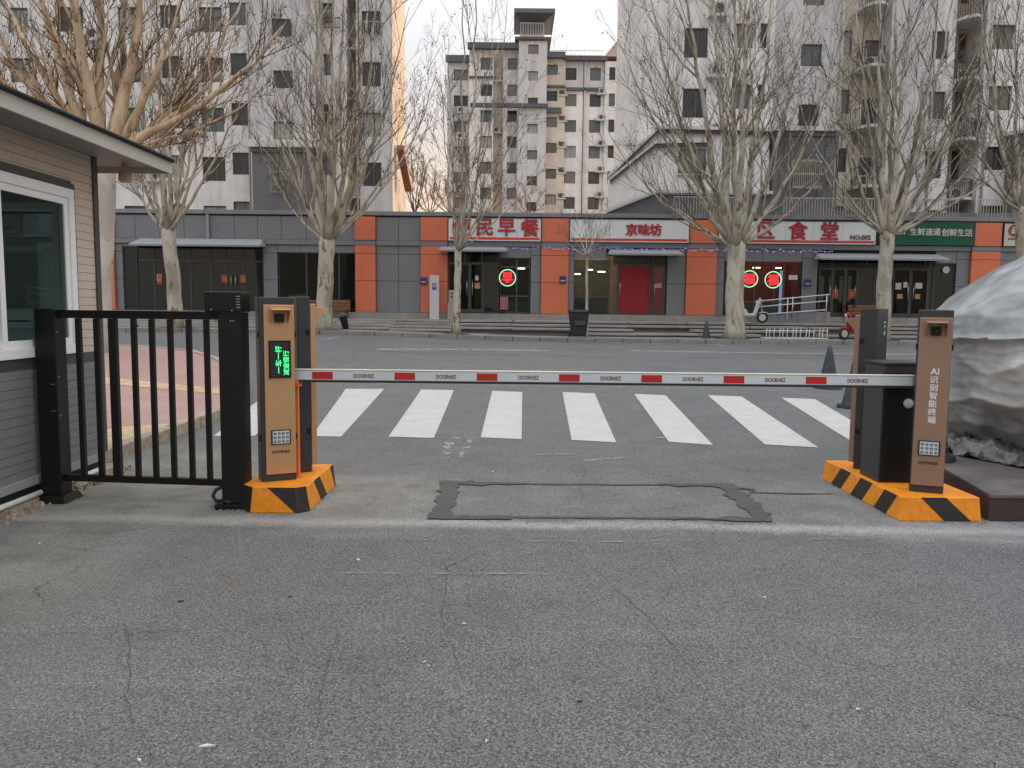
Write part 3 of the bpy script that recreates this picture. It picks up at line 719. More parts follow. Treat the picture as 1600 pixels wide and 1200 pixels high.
# plaques on the columns
for px, py in ((663, 441), (879, 437), (1260, 438)):
    o = spart('plaque', BLUE_P, xs(px) - .14, xs(px) + .14, -.23, -.205, zs(py) - .16, zs(py) + .16)
    spart('plaque_stripe', WHITE_P, xs(px) - .10, xs(px) + .10, -.234, -.231, zs(py) - .05, zs(py) - .01, parent=o)
# string of fairy lights under the band
fl = MB(); x = xs(690)
pts = []
while x < xs(1300):
    pts.append((x, -.22, zs(388) + rnd.uniform(-.05, .05))); x += .22
fl.tube(pts, [.012] * len(pts), 4)
fairy = tag(fl.build('fairy_light_string', mat('purple_wire', (.16, .14, .38), .5)), 'violet string of small fairy lights sagging under the shop signs', 'string lights')
fairy.location = (0, YS0, 0)
lb = MB()
for p in pts:
    for _ in range(3):
        q = (p[0] + rnd.uniform(-.1, .1), p[1] - .01, p[2] + rnd.uniform(-.05, .03)); lb.box(q[0] - .013, q[0] + .013, q[1] - .013, q[1] + .013, q[2] - .013, q[2] + .013)
tag(lb.build('bulb', emit('violet_bulb', (.42, .38, .85), .5), fairy), kind='stuff')

# shop signs: things hung on the facade
def sign(px0, px1, label, m_=SIGN_WHITE, stripe=True, ztop=ZS1, seams=()):
    x0, x1 = xs(px0), xs(px1)
    o = empty('shop_sign', ((x0 + x1) / 2, YS0 - .12, ZS0), 0, label, 'shop sign', 'signs along the shop row')
    hw = (x1 - x0) / 2; h = ztop - ZS0 - .05
    edges = [-hw] + [xs(s) - (x0 + x1) / 2 for s in seams] + [hw]
    for a, b2 in zip(edges[:-1], edges[1:]): bx('board', m_, o, a + .004, b2 - .004, -.1, .06, 0.02, h, .006)
    f = MB(); f.box(-hw - .03, -hw, -.12, .06, 0, h + .02); f.box(hw, hw + .03, -.12, .06, 0, h + .02); f.box(-hw, hw, -.12, .06, h, h + .03); f.build('frame', FRAME_DARK, o)
    if stripe: bx('stripe', STRIPE_RED, o, -hw + .06, hw - .06, -.108, -.101, .07, .17)
    return o, hw, h, (x0 + x1) / 2
o, hw, h, cx = sign(701, 844, 'white sign with red lettering 便民早餐 over the breakfast shop', seams=(773, 808))
for ch, px in zip('便民早餐', (722, 757, 791, 827)): text('letter', ch, .80, SIGN_RED, o, (xs(px) - cx, -.125, .59), extrude=.02, bold=.022)
o, hw, h, cx = sign(889, 1073, 'white sign with red lettering 京味坊 over the red curtained door', seams=(950, 1011))
for ch, px in zip('京味坊', (984, 1003, 1021)): text('letter', ch, .52, SIGN_RED, o, (xs(px) - cx, -.125, .56), extrude=.02, bold=.018)
o, hw, h, cx = sign(1119, 1362, 'longest white sign with red lettering 社区食堂 and a number', seams=(1180, 1222, 1266, 1310))
for ch, px in zip('社区食堂', (1148, 1192, 1241, 1290)): text('letter', ch, .82, SIGN_RED, o, (xs(px) - cx, -.125, .59), extrude=.02, bold=.022)
text('letter', 'NO:002', .27, mat('sign_dark_red', (.14, .03, .04), .5), o, (xs(1338) - cx, -.125, .32), extrude=.012, bold=.003)
GREEN = mat('sign_green', (0.012, 0.13, 0.075), .45, .12, 2)
o, hw, h, cx = sign(1381, 1514, 'green slatted sign with white handwritten lettering above the vegetable shop', GREEN, False)
o2 = MB(); k = 0; x = -hw + .03
while x < hw - .03:
    bx('slat', GREEN, o, x, x + .028, -.125, -.1005, .03, h - .03); x += .062
HANDW = mat('sign_letter_white', (.6, .6, .57), .5)
text('letter', '生鲜速递', .33, HANDW, o, (xs(1437) - cx, -.145, .58), extrude=.012, bold=.006)
text('letter', '创鲜生活', .33, HANDW, o, (xs(1486) - cx, -.145, .56), extrude=.012, bold=.006)
text('letter', '生鲜', .26, HANDW, o, (xs(1398) - cx, -.145, .56), extrude=.012)
o, hw, h, cx = sign(1560, 1590, 'small white square sign with a round dark red emblem', mat('sign_cream', (.5, .48, .42), .5), False)
e = MB(); e.tube([(0, -.1005, .68), (0, -.13, .68)], [.25, .25], 28); eo = e.build('emblem', mat('emblem_red', (.25, .03, .03), .5), o)
text('emblem_mark', '品', .3, HANDW, eo, (0, -.133, .68), extrude=.004, bold=.008)
for xx in (-.2, -.1, 0, .1, .2): bx('small_print', mat('print_dark', (.12, .03, .03), .6), o, xx - .04, xx + .04, -.108, -.101, .28, .36)

# red ring signs in the windows
NEON_R = emit('neon_red', (1.0, 0.02, 0.03), 1.0); NEON_G = emit('neon_green', (0.30, 0.75, 0.38), .75)
for px, py, ch, lb_, gw in ((793, 434, '早', 'glowing red window sign ringed in pale green beside the breakfast door', .66), (1172, 432, '福', 'left one of two glowing red ring signs in the canteen window, close to a trunk', .66), (1209, 433, '福', 'right one of two glowing red ring signs in the canteen window', .66)):
    o = empty('neon_sign', (xs(px), YS0 + .055, zs(py)), 0, lb_, 'neon sign', 'red ring signs in the shop windows')
    rg = MB(); n_ = 40
    rg.tube([(.35 * math.cos(2 * math.pi * i / n_), 0, .35 * math.sin(2 * math.pi * i / n_)) for i in range(n_ + 1)], [.022] * (n_ + 1), 6, False); rg.build('ring_tube', NEON_G, o, True)
    bk = MB(); bk.tube([(0, .012, 0), (0, .02, 0)], [.33, .33], 32); bk.build('backing', mat('neon_back', (.05, .02, .02), .4), o)
    text('letter', ch, .50, NEON_R, o, (0, -.005, 0), extrude=.012, bold=.012)
    gl = MB(); gl.box(-.17, .17, .004, .011, -.22, .22); gl.build('glow_panel', emit('neon_panel', (.7, .02, .03), .22), o)

# ---------------------------------------------------------------- flats behind
WALL_W = mat('flat_render_white', (0.70, 0.685, 0.67), .85, .10, .35, .15, 20, world=True, fine=.06, fscale=1.7, streak=.22)
WALL_G = mat('flat_render_grey', (0.54, 0.535, 0.535), .85, .08, .35, .1, 20, world=True, fine=.06, fscale=1.7, streak=.22)
WALL_D = mat('flat_render_dark', (0.135, 0.135, 0.142), .85, .10, .4, .1, 20, world=True, fine=.05, fscale=2)
WALL_B = mat('flat_render_cream', (0.56, 0.50, 0.42), .85, .12, .4, .1, 20, world=True, fine=.06, fscale=1.7, streak=.22)
WALL_T = mat('flat_render_tan', (0.40, 0.32, 0.25), .85, .12, .4, world=True)
CORN = mat('cornice_pale', (0.56, 0.55, 0.53), .8, .1, 1, world=True)
DKTRIM = mat('dark_trim', (0.10, 0.10, 0.115), .8, .1, 1, world=True)
WFRAME = mat('window_aluminium', (0.085, 0.088, 0.09), .45)
GRILL = mat('cream_bars', (0.42, 0.38, 0.30), .5)
WIN = {}
def window(bld, x, y, z0, w_, h_, pane=None, pre=0.16):
    """window set back in a dark reveal: frame with a mullion, pane in two lights; origin at sill centre"""
    key = (round(w_, 1), round(h_, 1)); w_, h_ = key; w_ = max(w_, .4)
    if key not in WIN:
        f = MB(); t = .05
        f.box(-w_ / 2, -w_ / 2 + t, -.03, .05, 0, h_); f.box(w_ / 2 - t, w_ / 2, -.03, .05, 0, h_); f.box(-w_ / 2 + t, w_ / 2 - t, -.03, .05, 0, t); f.box(-w_ / 2 + t, w_ / 2 - t, -.03, .05, h_ - t, h_)
        if w_ > .8: f.box(w_ * .08 - t / 2, w_ * .08 + t / 2, -.02, .04, t, h_ - t)
        s = MB(); s.box(-w_ / 2 - .05, w_ / 2 + .05, -.10, .03, -.07, -.003)
        fm = f.mesh('window'); fm.materials.append(WFRAME); sm_ = s.mesh('sill'); sm_.materials.append(CORN)
        pm = []
        for p_ in set(PANES):
            g = MB(); g.box(-w_ / 2 + t, w_ / 2 - t, 0, .02, t, h_ - t); me = g.mesh('pane'); me.materials.append(p_); pm.append(me)
        WIN[key] = (fm, sm_, pm)
    fm, sm_, pm = WIN[key]
    o = link('window', fm, None, bld); o.location = (x, y, z0)
    pm_ = pm[rnd.randrange(len(pm))] if pane is None else [q for q in pm if q.materials[0] == pane][0]
    link('pane', pm_, None, o); link('sill', sm_, None, o)
    return o
def wall_grid(bld, material, x0, x1, y, z0, z1, wins, t=.25, name='wall'):
    """front wall sheet with real openings; wins = list of (xa, xb, za, zb)"""
    xsx = sorted(set([x0, x1] + [v for w_ in wins for v in w_[:2]])); zsx = sorted(set([z0, z1] + [v for w_ in wins for v in w_[2:]]))
    xsx = [v for v in xsx if x0 <= v <= x1]; zsx = [v for v in zsx if z0 <= v <= z1]
    mb = MB()
    for j in range(len(zsx) - 1):
        za, zb = zsx[j], zsx[j + 1]; zc = (za + zb) / 2; run = None
        for i in range(len(xsx) - 1):
            xa, xb = xsx[i], xsx[i + 1]; xc = (xa + xb) / 2
            hole = any(w_[0] < xc < w_[1] and w_[2] < zc < w_[3] for w_ in wins)
            if not hole: mb.quad((xa, y, za), (xb, y, za), (xb, y, zb), (xa, y, zb))
    for xa, xb, za, zb in wins:
        za, zb = max(za, z0), min(zb, z1)
        if zb <= za: continue
        mb.quad((xa, y, za), (xb, y, za), (xb, y + t, za), (xa, y + t, za)); mb.quad((xa, y + t, zb), (xb, y + t, zb), (xb, y, zb), (xa, y, zb))
        mb.quad((xa, y, za), (xa, y + t, za), (xa, y + t, zb), (xa, y, zb)); mb.quad((xb, y + t, za), (xb, y, za), (xb, y, zb), (xb, y + t, zb))
    return mb.build(name, material, bld)
AC = None
def air_con(bld, x, y, z, w_=.85):
    global AC
    if AC is None:
        a = MB(); a.box(-.42, .42, -.3, 0, 0, .58); b2 = MB(); b2.tube([(-.08, -.303, .29), (-.08, -.33, .29)], [.22, .22], 16); l_ = MB(); l_.box(-.6, .6, -.42, .12, -.12, -.004)
        ma = a.mesh('air_conditioner'); ma.materials.append(mat('ac_white', (.42, .41, .38), .5)); mb_ = b2.mesh('fan_grille'); mb_.materials.append(mat('ac_dark', (.06, .06, .06), .6)); mc = l_.mesh('ledge'); mc.materials.append(CORN)
        AC = (ma, mb_, mc)
    o = link('air_conditioner', AC[0], None, bld); o.location = (x, y, z)
    link('fan_grille', AC[1], None, o); link('ledge', AC[2], None, o)
def railing(bld, x0, x1, y, z0, z1, material, pitch=.14, name='railing'):
    f = MB(); f.box(x0, x1, y - .02, y + .02, z1 - .05, z1); f.box(x0, x1, y - .02, y + .02, z0, z0 + .04)
    x = x0
    while x <= x1: f.box(x - .012, x + .012, y - .012, y + .012, z0 + .04, z1 - .05); x += pitch
    return f.build(name, material, bld)
IRON = mat('iron_railing', (0.05, 0.05, 0.055), .5); PALE_RAIL = mat('pale_railing', (.40, .39, .37), .5)
FLH = 2.9
def cols(specs, Y, ztop):
    """window columns: (px0, px1, py_top, py_bottom of one window, front offset) repeated by the storey height"""
    out = []
    for px0, px1, pt, pb in specs:
        a, b2 = S(px0, pb, Y), S(px1, pt, Y); z0, z1 = S((px0 + px1) / 2, pb, Y).z, S((px0 + px1) / 2, pt, Y).z
        z0 -= FLH * math.floor((z0 - 2.0) / FLH); h = z1 - S((px0 + px1) / 2, pb, Y).z
        k = z0
        while k + h < ztop - .5:
            out.append((a.x, b2.x, k, k + h)); k += FLH
    return out
acr = random.Random(5)
def block(bld, material, px0, px1, Y, z0, z1, specs, ycorner, panes=None, top=None, pyc=200, skip=None):
    x0, x1 = S(px0, pyc, Y).x, S(px1, pyc, Y).x
    wins = cols(specs, Y, z1)
    if skip: wins = [w_ for w_ in wins if not skip(w_)]
    wins = [w_ for w_ in wins if w_[2] > z0 + .2]
    yl = Y - bld.location.y
    wall_grid(bld, material, x0, x1, yl, z0, z1, wins)
    for w_ in wins:
        window(bld, (w_[0] + w_[1]) / 2, yl + .16, w_[2] + .002, w_[1] - w_[0] - .004, w_[3] - w_[2] - .004)
        if bld.location.y < 60 and acr.random() < .30 and w_[1] + 1.3 < x1: air_con(bld, w_[1] + .68, yl - .005, w_[2] + acr.uniform(-.5, .1))
        if bld.location.y < 60 and acr.random() < .14: railing(bld, w_[0] - .1, w_[1] + .1, yl - .22, w_[2] - .05, w_[2] + .75, GRILL, .12, 'window_bars')
    mb = MB(); mb.quad((x0, yl, z0), (x0, ycorner, z0), (x0, ycorner, z1), (x0, yl, z1)); mb.quad((x1, ycorner, z0), (x1, yl, z0), (x1, yl, z1), (x1, ycorner, z1))
    mb.quad((x0, yl, z1), (x1, yl, z1), (x1, ycorner, z1), (x0, ycorner, z1)); mb.build('return_wall', material, bld)
    return x0, x1

# left block of flats (front at 49 m)
YL = 49.0; LT = 31.0
lb_ = empty('apartment_building', (0, YL, 0), 0, 'pale grey flats behind the left street trees, with a glowing orange end wall', 'apartment building')
dk = 5.5
zdk = S(448, 231, YL - 1.2).z
block(lb_, WALL_W, -420, 60, YL + .6, 0, LT, [(-330, -290, 168, 206), (-180, -140, 168, 206), (-60, -20, 168, 206), (20, 50, 168, 206)], dk)
block(lb_, WALL_W, 60, 395, YL + .3, 0, LT, [(100, 135, 168, 206), (190, 225, 168, 206), (255, 285, 165, 200), (315, 350, 168, 206), (362, 390, 161, 196)], dk)
block(lb_, WALL_G, 395, 500, YL - 1.0, zdk + .1, LT, [(426, 457, 110, 138)], dk)
x0, x1 = block(lb_, WALL_D, 393, 502, YL - 1.2, 0, zdk, [], dk)
bx('cornice', CORN, lb_, x0 - .15, x1 + .15, -1.45, -1.0, zdk + .003, zdk + .42); bx('cornice', DKTRIM, lb_, x0 - .05, x1 + .05, -1.35, -1.2, zdk - .25, zdk)
g = S(438, 285, YL - 1.2); gb = MB()
for i in range(12): gb.box(g.x - .55 + i * .1, g.x - .53 + i * .1, -1.42, -1.4, g.z - .6, g.z + .6)
for z in (-.6, -.2, .2, .58): gb.box(g.x - .57, g.x + .59, -1.43, -1.39, g.z + z, g.z + z + .02)
gb.build('window_bars', GRILL, lb_); bx('window', WFRAME, lb_, g.x - .5, g.x + .5, -1.23, -1.19, g.z - .55, g.z + .55)
block(lb_, WALL_W, 500, 543, YL, 0, LT, [(502, 520, 84, 118)], dk)
rx0, rx1 = block(lb_, WALL_T, 543, 562, YL + 1.4, 0, LT, [], dk)
block(lb_, WALL_G, 562, 613, YL - .2, 0, LT, [(566, 595, 97, 135)], dk)
for k in range(9):
    z = S(552, 150, YL).z + FLH * (k - 3)
    if z > 2: air_con(lb_, (rx0 + rx1) / 2 + .05, .75, z)
for k in range(8):
    z = 6.2 + FLH * k
    for pa, pb in ((502, 541),):
        xa, xb = S(pa, 200, YL).x + .3, S(pb, 200, YL).x - .25
        if k % 2 == 0: railing(lb_, xa, xb, -.25, z, z + .6, IRON, .13, 'balcony_railing')
for px in (62, 393, 500, 561):
    x = S(px, 200, YL).x; q = MB(); q.cyl((x, -.45, 4.5), (x, -.45, LT), .06, 8); q.build('rain_pipe', CORN, lb_, True)
ex = S(613, 200, YL - .2).x
mbx = MB(); mbx.quad((ex + .002, -.19, 0), (ex + .002, dk, 0), (ex + .002, dk, LT), (ex + .002, -.19, LT)); mbx.build('end_wall', WALL_B, lb_)
cpz0, cpz1 = S(620, 228, YL).z, S(634, 292, YL).z
MB().hexa([(ex + .05, 1.0, cpz0), (ex + .5, 1.0, cpz0), (ex + .9, 2.0, cpz1), (ex + .45, 2.0, cpz1)], [(ex + .05, 1.3, cpz0 + .3), (ex + .5, 1.3, cpz0 + .3), (ex + .9, 2.3, cpz1 + .3), (ex + .45, 2.3, cpz1 + .3)]).build('sloped_coping', mat('rust_red', (.22, .075, .05), .7), lb_)  # slanted red-brown coping beam beside the end wall
bx('roof', WALL_D, lb_, S(-420, 200, YL).x, ex + .6, -1.2, dk + .3, LT + .01, LT + .5)
MB().box(S(-420, 200, YL).x, ex - .01, 3.0, dk - .01, 0, LT).build('rear_wall', WALL_W, lb_)
for a, b2 in ((170, 390), (505, 610)): railing(lb_, S(a, 320, 42).x, S(b2, 320, 42).x, -7.2, 5.55, 6.35, IRON, .18)

# right block of flats (front at 41 m)
YR = 41.0; RTOP = 29.0
rb = empty('apartment_building', (0, YR, 0), 0, 'off white flats rising over the right half of the shops, with a sloped annexe', 'apartment building')
dk = 3.6
block(rb, WALL_W, 975, 1130, YR, 0, RTOP, [(1066, 1104, 138, 184)], dk)
block(rb, WALL_W, 1130, 1205, YR - .4, 0, RTOP, [(1146, 1174, 132, 170), (1184, 1196, 132, 170)], dk)
block(rb, WALL_G, 1205, 1305, YR, 0, RTOP, [(1247, 1281, 163, 197)], dk)
block(rb, WALL_B, 1305, 1385, YR + .8, 0, RTOP, [(1311, 1328, 140, 178), (1345, 1376, 155, 200)], dk)
block(rb, WALL_G, 1385, 1445, YR - .3, 0, RTOP, [], dk)
block(rb, WALL_W, 1445, 1485, YR, 0, RTOP, [(1450, 1478, 143, 186)], dk)
block(rb, WALL_T, 1485, 1532, YR + 1.0, 0, RTOP, [(1490, 1506, 143, 190)], dk)
block(rb, WALL_W, 1532, 1596, YR - .4, 0, RTOP, [(1541, 1582, 134, 172)], dk)
block(rb, WALL_G, 1596, 1720, YR, 0, RTOP, [(1620, 1660, 134, 172)], dk)
block(rb, WALL_W, 1720, 1980, YR, 0, RTOP, [(1740, 1780, 134, 172), (1840, 1880, 134, 172), (1920, 1950, 134, 172)], dk)
bx('rear_wall', WALL_W, rb, S(1010, 200, YR).x + 1.4, S(2150, 200, YR).x, dk - 1, dk + 3.5, 0, RTOP)  # lengthened out of view to keep the low sun off the street
bx('roof', WALL_D, rb, S(970, 200, YR).x, S(2150, 200, YR).x, -.8, dk + 3.8, RTOP + .01, RTOP + .5)
for px in (1131, 1304, 1446, 1531):
    x = S(px, 200, YR).x; q = MB(); q.cyl((x, -.5, 5.5), (x, -.5, RTOP), .055, 8); q.build('rain_pipe', CORN, rb, True)
for px0, px1, off in ((963, 1130, -.02), (1130, 1205, -.42), (1445, 1485, -.02), (1532, 1596, -.42)):
    for k in range(2): bx('string_course', CORN, rb, S(px0, 200, YR).x + .03, S(px1, 200, YR).x - .03, off - .06, off - .002 + .02, 9.7 + k * 8.7, 9.95 + k * 8.7)
# balconies and air conditioners
for px, py0 in ((1361, 105), (1508, 125)):
    for k in range(-2, 6):
        c = S(px, py0, YR); z = c.z - FLH * k
        if z < 5 or z > RTOP - 1: continue
        mb = MB(); n_ = 10; wd = .62
        arc = [(c.x + wd * math.cos(math.pi + math.pi * i / n_), .2 + 1.0 * math.sin(math.pi + math.pi * i / n_)) for i in range(n_ + 1)]
        mb.prism(arc[::1] + [(c.x + wd, .95), (c.x - wd, .95)], z - .14, z); mb.build('balcony_slab', CORN, rb)
        rl = MB()
        for (xa, ya), (xb, yb) in zip(arc[:-1], arc[1:]):
            for t in (0, .5):
                xx, yy = lerp(xa, xb, t), lerp(ya, yb, t) + .05; rl.box(xx - .01, xx + .01, yy - .01, yy + .01, z, z + .85)
        rl.tube([(x, y + .05, z + .87) for x, y in arc], [.022] * len(arc), 5); rl.build('balcony_railing', IRON, rb)
        if k % 2 == 0: air_con(rb, c.x + .1, .55, z + .02)
for k in range(-1, 4): 
    z = S(1115, 120, YR).z - FLH * k
    air_con(rb, S(1121, 120, YR).x, -.02, z)
# annexe with sloped end
A = [(953, 345), (953, 276), (1030, 200), (1202, 204), (1202, 345)]
A = [(S(px, py, YR - 1).x, S(px, py, YR - 1).z) for px, py in A]
MB().slab(A, -1.0, -.02).build('annexe_wall', WALL_W, rb)
def cor(pts, w_, y0, y1, material, name='sloped_cornice'):
    mb = MB()
    for (ax, az), (b_, bz) in zip(pts[:-1], pts[1:]):
        mb.hexa([(ax, y0, az), (b_, y0, bz), (b_, y1, bz), (ax, y1, az)], [(ax, y0, az + w_), (b_, y0, bz + w_), (b_, y1, bz + w_), (ax, y1, az + w_)])
    return mb.build(name, material, rb)
P_ = lambda px, py: (S(px, py, YR - 1.3).x, S(px, py, YR - 1.3).z)
cor([P_(951, 276), P_(1030, 201), P_(1204, 205)], .16, -1.35, -.9, CORN); cor([P_(953, 280), P_(1030, 205), P_(1204, 209)], .1, -1.22, -1.0, DKTRIM)
cor([P_(953, 281), P_(1025, 224), P_(1110, 222)], .14, -1.28, -1.0, CORN); cor([P_(954, 285), P_(1025, 228), P_(1110, 226)], .09, -1.2, -1.0, DKTRIM)
c0, c1 = S(1060, 272, YR - 1), S(1102, 232, YR - 1); window(rb, (c0.x + c1.x) / 2, -1.06, c0.z, c1.x - c0.x, c1.z - c0.z)
B = [(948, 345), (948, 332), (1022, 303), (1205, 305), (1205, 345)]
MB().slab([(S(px, py, YR - 3).x, S(px, py, YR - 3).z) for px, py in B], -3.0, -1.0).build('annexe_base', WALL_D, rb)
P2 = lambda px, py: (S(px, py, YR - 3).x, S(px, py, YR - 3).z)
cor([P2(944, 332), P2(1022, 302), P2(1206, 304)], .14, -3.2, -2.9, CORN)
a, b2 = S(1205, 345, YR - 1.2), S(1306, 206, YR - 1.2)
MB().box(a.x, b2.x, -1.2, .01, a.z - 1, b2.z).build('bay_wall', WALL_D, rb); bx('cornice', CORN, rb, a.x - .1, b2.x + .1, -1.4, .01, b2.z + .003, b2.z + .22); bx('cornice', DKTRIM, rb, a.x, b2.x, -1.3, -1.2, b2.z - .22, b2.z - .003)
g0, g1 = S(1238, 294, YR - 1.5), S(1283, 251, YR - 1.5)
bx('window', WFRAME, rb, g0.x + .1, g1.x - .1, -1.24, -1.2, g0.z + .1, g1.z - .1)
gb = MB(); n_ = 14
for i in range(n_ + 1): x = lerp(g0.x, g1.x, i / n_); gb.box(x - .012, x + .012, -1.62, -1.6, g0.z, g1.z)
for t in (0, .05, .48, .53, .95, 1): z = lerp(g0.z, g1.z, t); gb.box(g0.x - .02, g1.x + .02, -1.63, -1.59, z - .018, z + .018)
for x in (g0.x, g1.x):
    for z in (g0.z, g1.z): gb.box(x - .015, x + .015, -1.6, -1.2, z - .015, z + .015)
gb.build('window_bars', GRILL, rb)
a, b2 = S(1580, 345, YR - 1.2), S(1720, 210, YR - 1.2)
MB().box(a.x, b2.x, -1.2, .01, a.z - 1, b2.z).build('bay_wall', WALL_D, rb); bx('cornice', CORN, rb, a.x - .1, b2.x + .1, -1.4, .01, b2.z + .003, b2.z + .2)
for a, b2 in ((1053, 1150), (1225, 1300), (1300, 1370), (1440, 1500), (1528, 1574)):
    railing(rb, S(a, 320, 37.4).x, S(b2, 320, 37.4).x, 37.4 - YR, ZTOP - .15, S(1300, 309, 37.4).z, PALE_RAIL, .13, 'terrace_railing')
bx('terrace_wall', WALL_D, rb, S(1205, 320, 39).x, S(1600, 320, 39).x, -1.9, -1.7, 4.5, 6.3)

# far block in the gap (front at 94 m)
YM = 94.0
mb_ = empty('apartment_building', (0, YM, 0), 0, 'distant grey and cream flats with a flared roof tower in the gap', 'apartment building')
def zt(px, py, Y=YM): return S(px, py, Y).z
dk = 12.0
def mid(material, px0, px1, Y, ptop, specs, pyc=150, z0=0):
    return block(mb_, material, px0, px1, Y, z0, zt((px0 + px1) / 2, ptop, Y), specs, dk, pyc=pyc)
mid(WALL_G, 699, 734, YM + 1.2, 97, [(709, 731, 149, 166)])
mid(WALL_W, 733, 771, YM, 74, [(751, 769, 131, 150)])
mid(WALL_B, 770, 787, YM + 1.4, 78, [])
mid(WALL_G, 786, 811, YM + .2, 76, [(793, 808, 132, 150)])
mid(WALL_G, 810, 854, YM - 1.0, 62, [(825, 841, 111, 126)])
mid(WALL_B, 853, 883, YM, 86, [(854, 871, 142, 158)])
mid(WALL_W, 882, 912, YM + .5, 94, [(883, 901, 147, 166)])
mid(WALL_W, 911, 946, YM + .5, 96, [(921, 939, 147, 167)])
mid(WALL_W, 945, 1010, YM, 96, [(951, 961, 146, 166), (975, 990, 146, 166)])
def mtrim(px0, px1, py0, py1, Y, material=DKTRIM, d=.5, name='cornice'):
    a, b2 = S(px0, py1, Y), S(px1, py0, Y); return bx(name, material, mb_, a.x, b2.x, Y - YM - d, Y - YM - .003, a.z, b2.z)
mtrim(697, 735, 88, 98, YM + 1.2); mtrim(731, 811, 70, 78, YM, DKTRIM, .8); mtrim(735, 856, 163, 168, YM - 1.0, DKTRIM, .4); mtrim(853, 883, 83, 92, YM, DKTRIM, .6); mtrim(880, 948, 90, 96, YM + .4, DKTRIM, .6)
mtrim(853, 877, 169, 177, YM, DKTRIM, .35); mtrim(853, 883, 134, 137, YM, DKTRIM, .3); mtrim(882, 948, 138, 142, YM + .5, DKTRIM, .3); mtrim(733, 771, 120, 122, YM, DKTRIM, .3)
GREYTOP = WALL_G
for px0, px1, p0, p1, holes in ((883, 911, 97, 138, (883, 901, 106, 126)), (913, 945, 97, 138, (921, 939, 106, 126))):
    a, b2 = S(px0, p1, YM + .45), S(px1, p0, YM + .45); h0, h1 = S(holes[0], holes[3], YM + .45), S(holes[1], holes[2], YM + .45)
    wall_grid(mb_, GREYTOP, a.x, b2.x, .45, a.z, b2.z, [(max(h0.x, a.x + .02), h1.x, h0.z, h1.z)], .04, 'upper_wall')
mtrim(911, 914, 92, 330, YM + .45, CORN, .25, 'rain_pipe')
for k in range(8):
    for px, py in ((879, 148), (941, 146), (777, 122), (720, 175)):
        z = zt(px, py) - FLH * k
        if z > 6 and not (px == 777 and k % 2): air_con(mb_, S(px, py, YM).x, (.3 if px != 777 else 1.3), z)
# flared roof tower
def fr(px0, px1, py, Y): a, b2 = S(px0, py, Y), S(px1, py, Y); return a.x, b2.x, a.z
x0, x1, z0 = fr(810, 853, 62, YM - 1); xa, xb, z1 = fr(806, 862, 28, YM - 1); 
bx('tower_wall', WALL_G, mb_, x0 + .2, x1 - .2, -1.0, 3.0, z0 - .1, z1)
for i in range(9):
    x = lerp(x0 + .3, x1 - .5, i / 8); bx('tower_slat', DKTRIM, mb_, x, x + .12, -1.1, -1.002, z0 + .6, z1 - .7)
MB().hexa([(x0 + .1, -1.3, z0 + 1.9), (x1 - .1, -1.3, z0 + 1.9), (x1 - .1, 3.2, z0 + 1.9), (x0 + .1, 3.2, z0 + 1.9)], [(xa - .1, -2.6, z1), (xb + .2, -2.6, z1), (xb + .2, 4.4, z1), (xa - .1, 4.4, z1)]).build('tower_soffit', DKTRIM, mb_)
bx('tower_roof', WALL_D, mb_, xa - .2, xb + .3, -2.7, 4.5, z1 + .003, z1 + .45)
bx('tower_band', DKTRIM, mb_, x0 - .4, x1 + .6, -1.3, 3.0, z0 - .05, z0 + .25)
for i in range(6): x = lerp(xa + 1, xb - 1, i / 5); bx('roof_spike', IRON, mb_, x - .04, x + .04, -1, -.92, z1 + .45, z1 + .9)
railing(mb_, S(733, 72, YM).x, S(786, 72, YM).x, -.3, zt(760, 71), zt(760, 62), PALE_RAIL, .5, 'roof_railing'); railing(mb_, S(858, 84, YM).x, S(943, 84, YM).x, -.3, zt(900, 88), zt(900, 80), PALE_RAIL, .5, 'roof_railing')
MB().hexa([(S(944, 90, YM).x, 0, zt(950, 88)), (S(1000, 90, YM).x, 0, zt(950, 88)), (S(1000, 90, YM).x, 8, zt(950, 88)), (S(944, 90, YM).x, 8, zt(950, 88))], [(S(975, 90, YM).x, 4, zt(975, 40)), (S(980, 90, YM).x, 4, zt(975, 40)), (S(980, 90, YM).x, 4.5, zt(975, 40)), (S(975, 90, YM).x, 4.5, zt(975, 40))]).build('hipped_roof', mat('roof_tan', (.26, .18, .13), .8), mb_)
bx('rear_wall', WALL_W, mb_, S(700, 150, YM).x + .05, S(1010, 150, YM).x, 10, 12.5, 0, zt(760, 100))

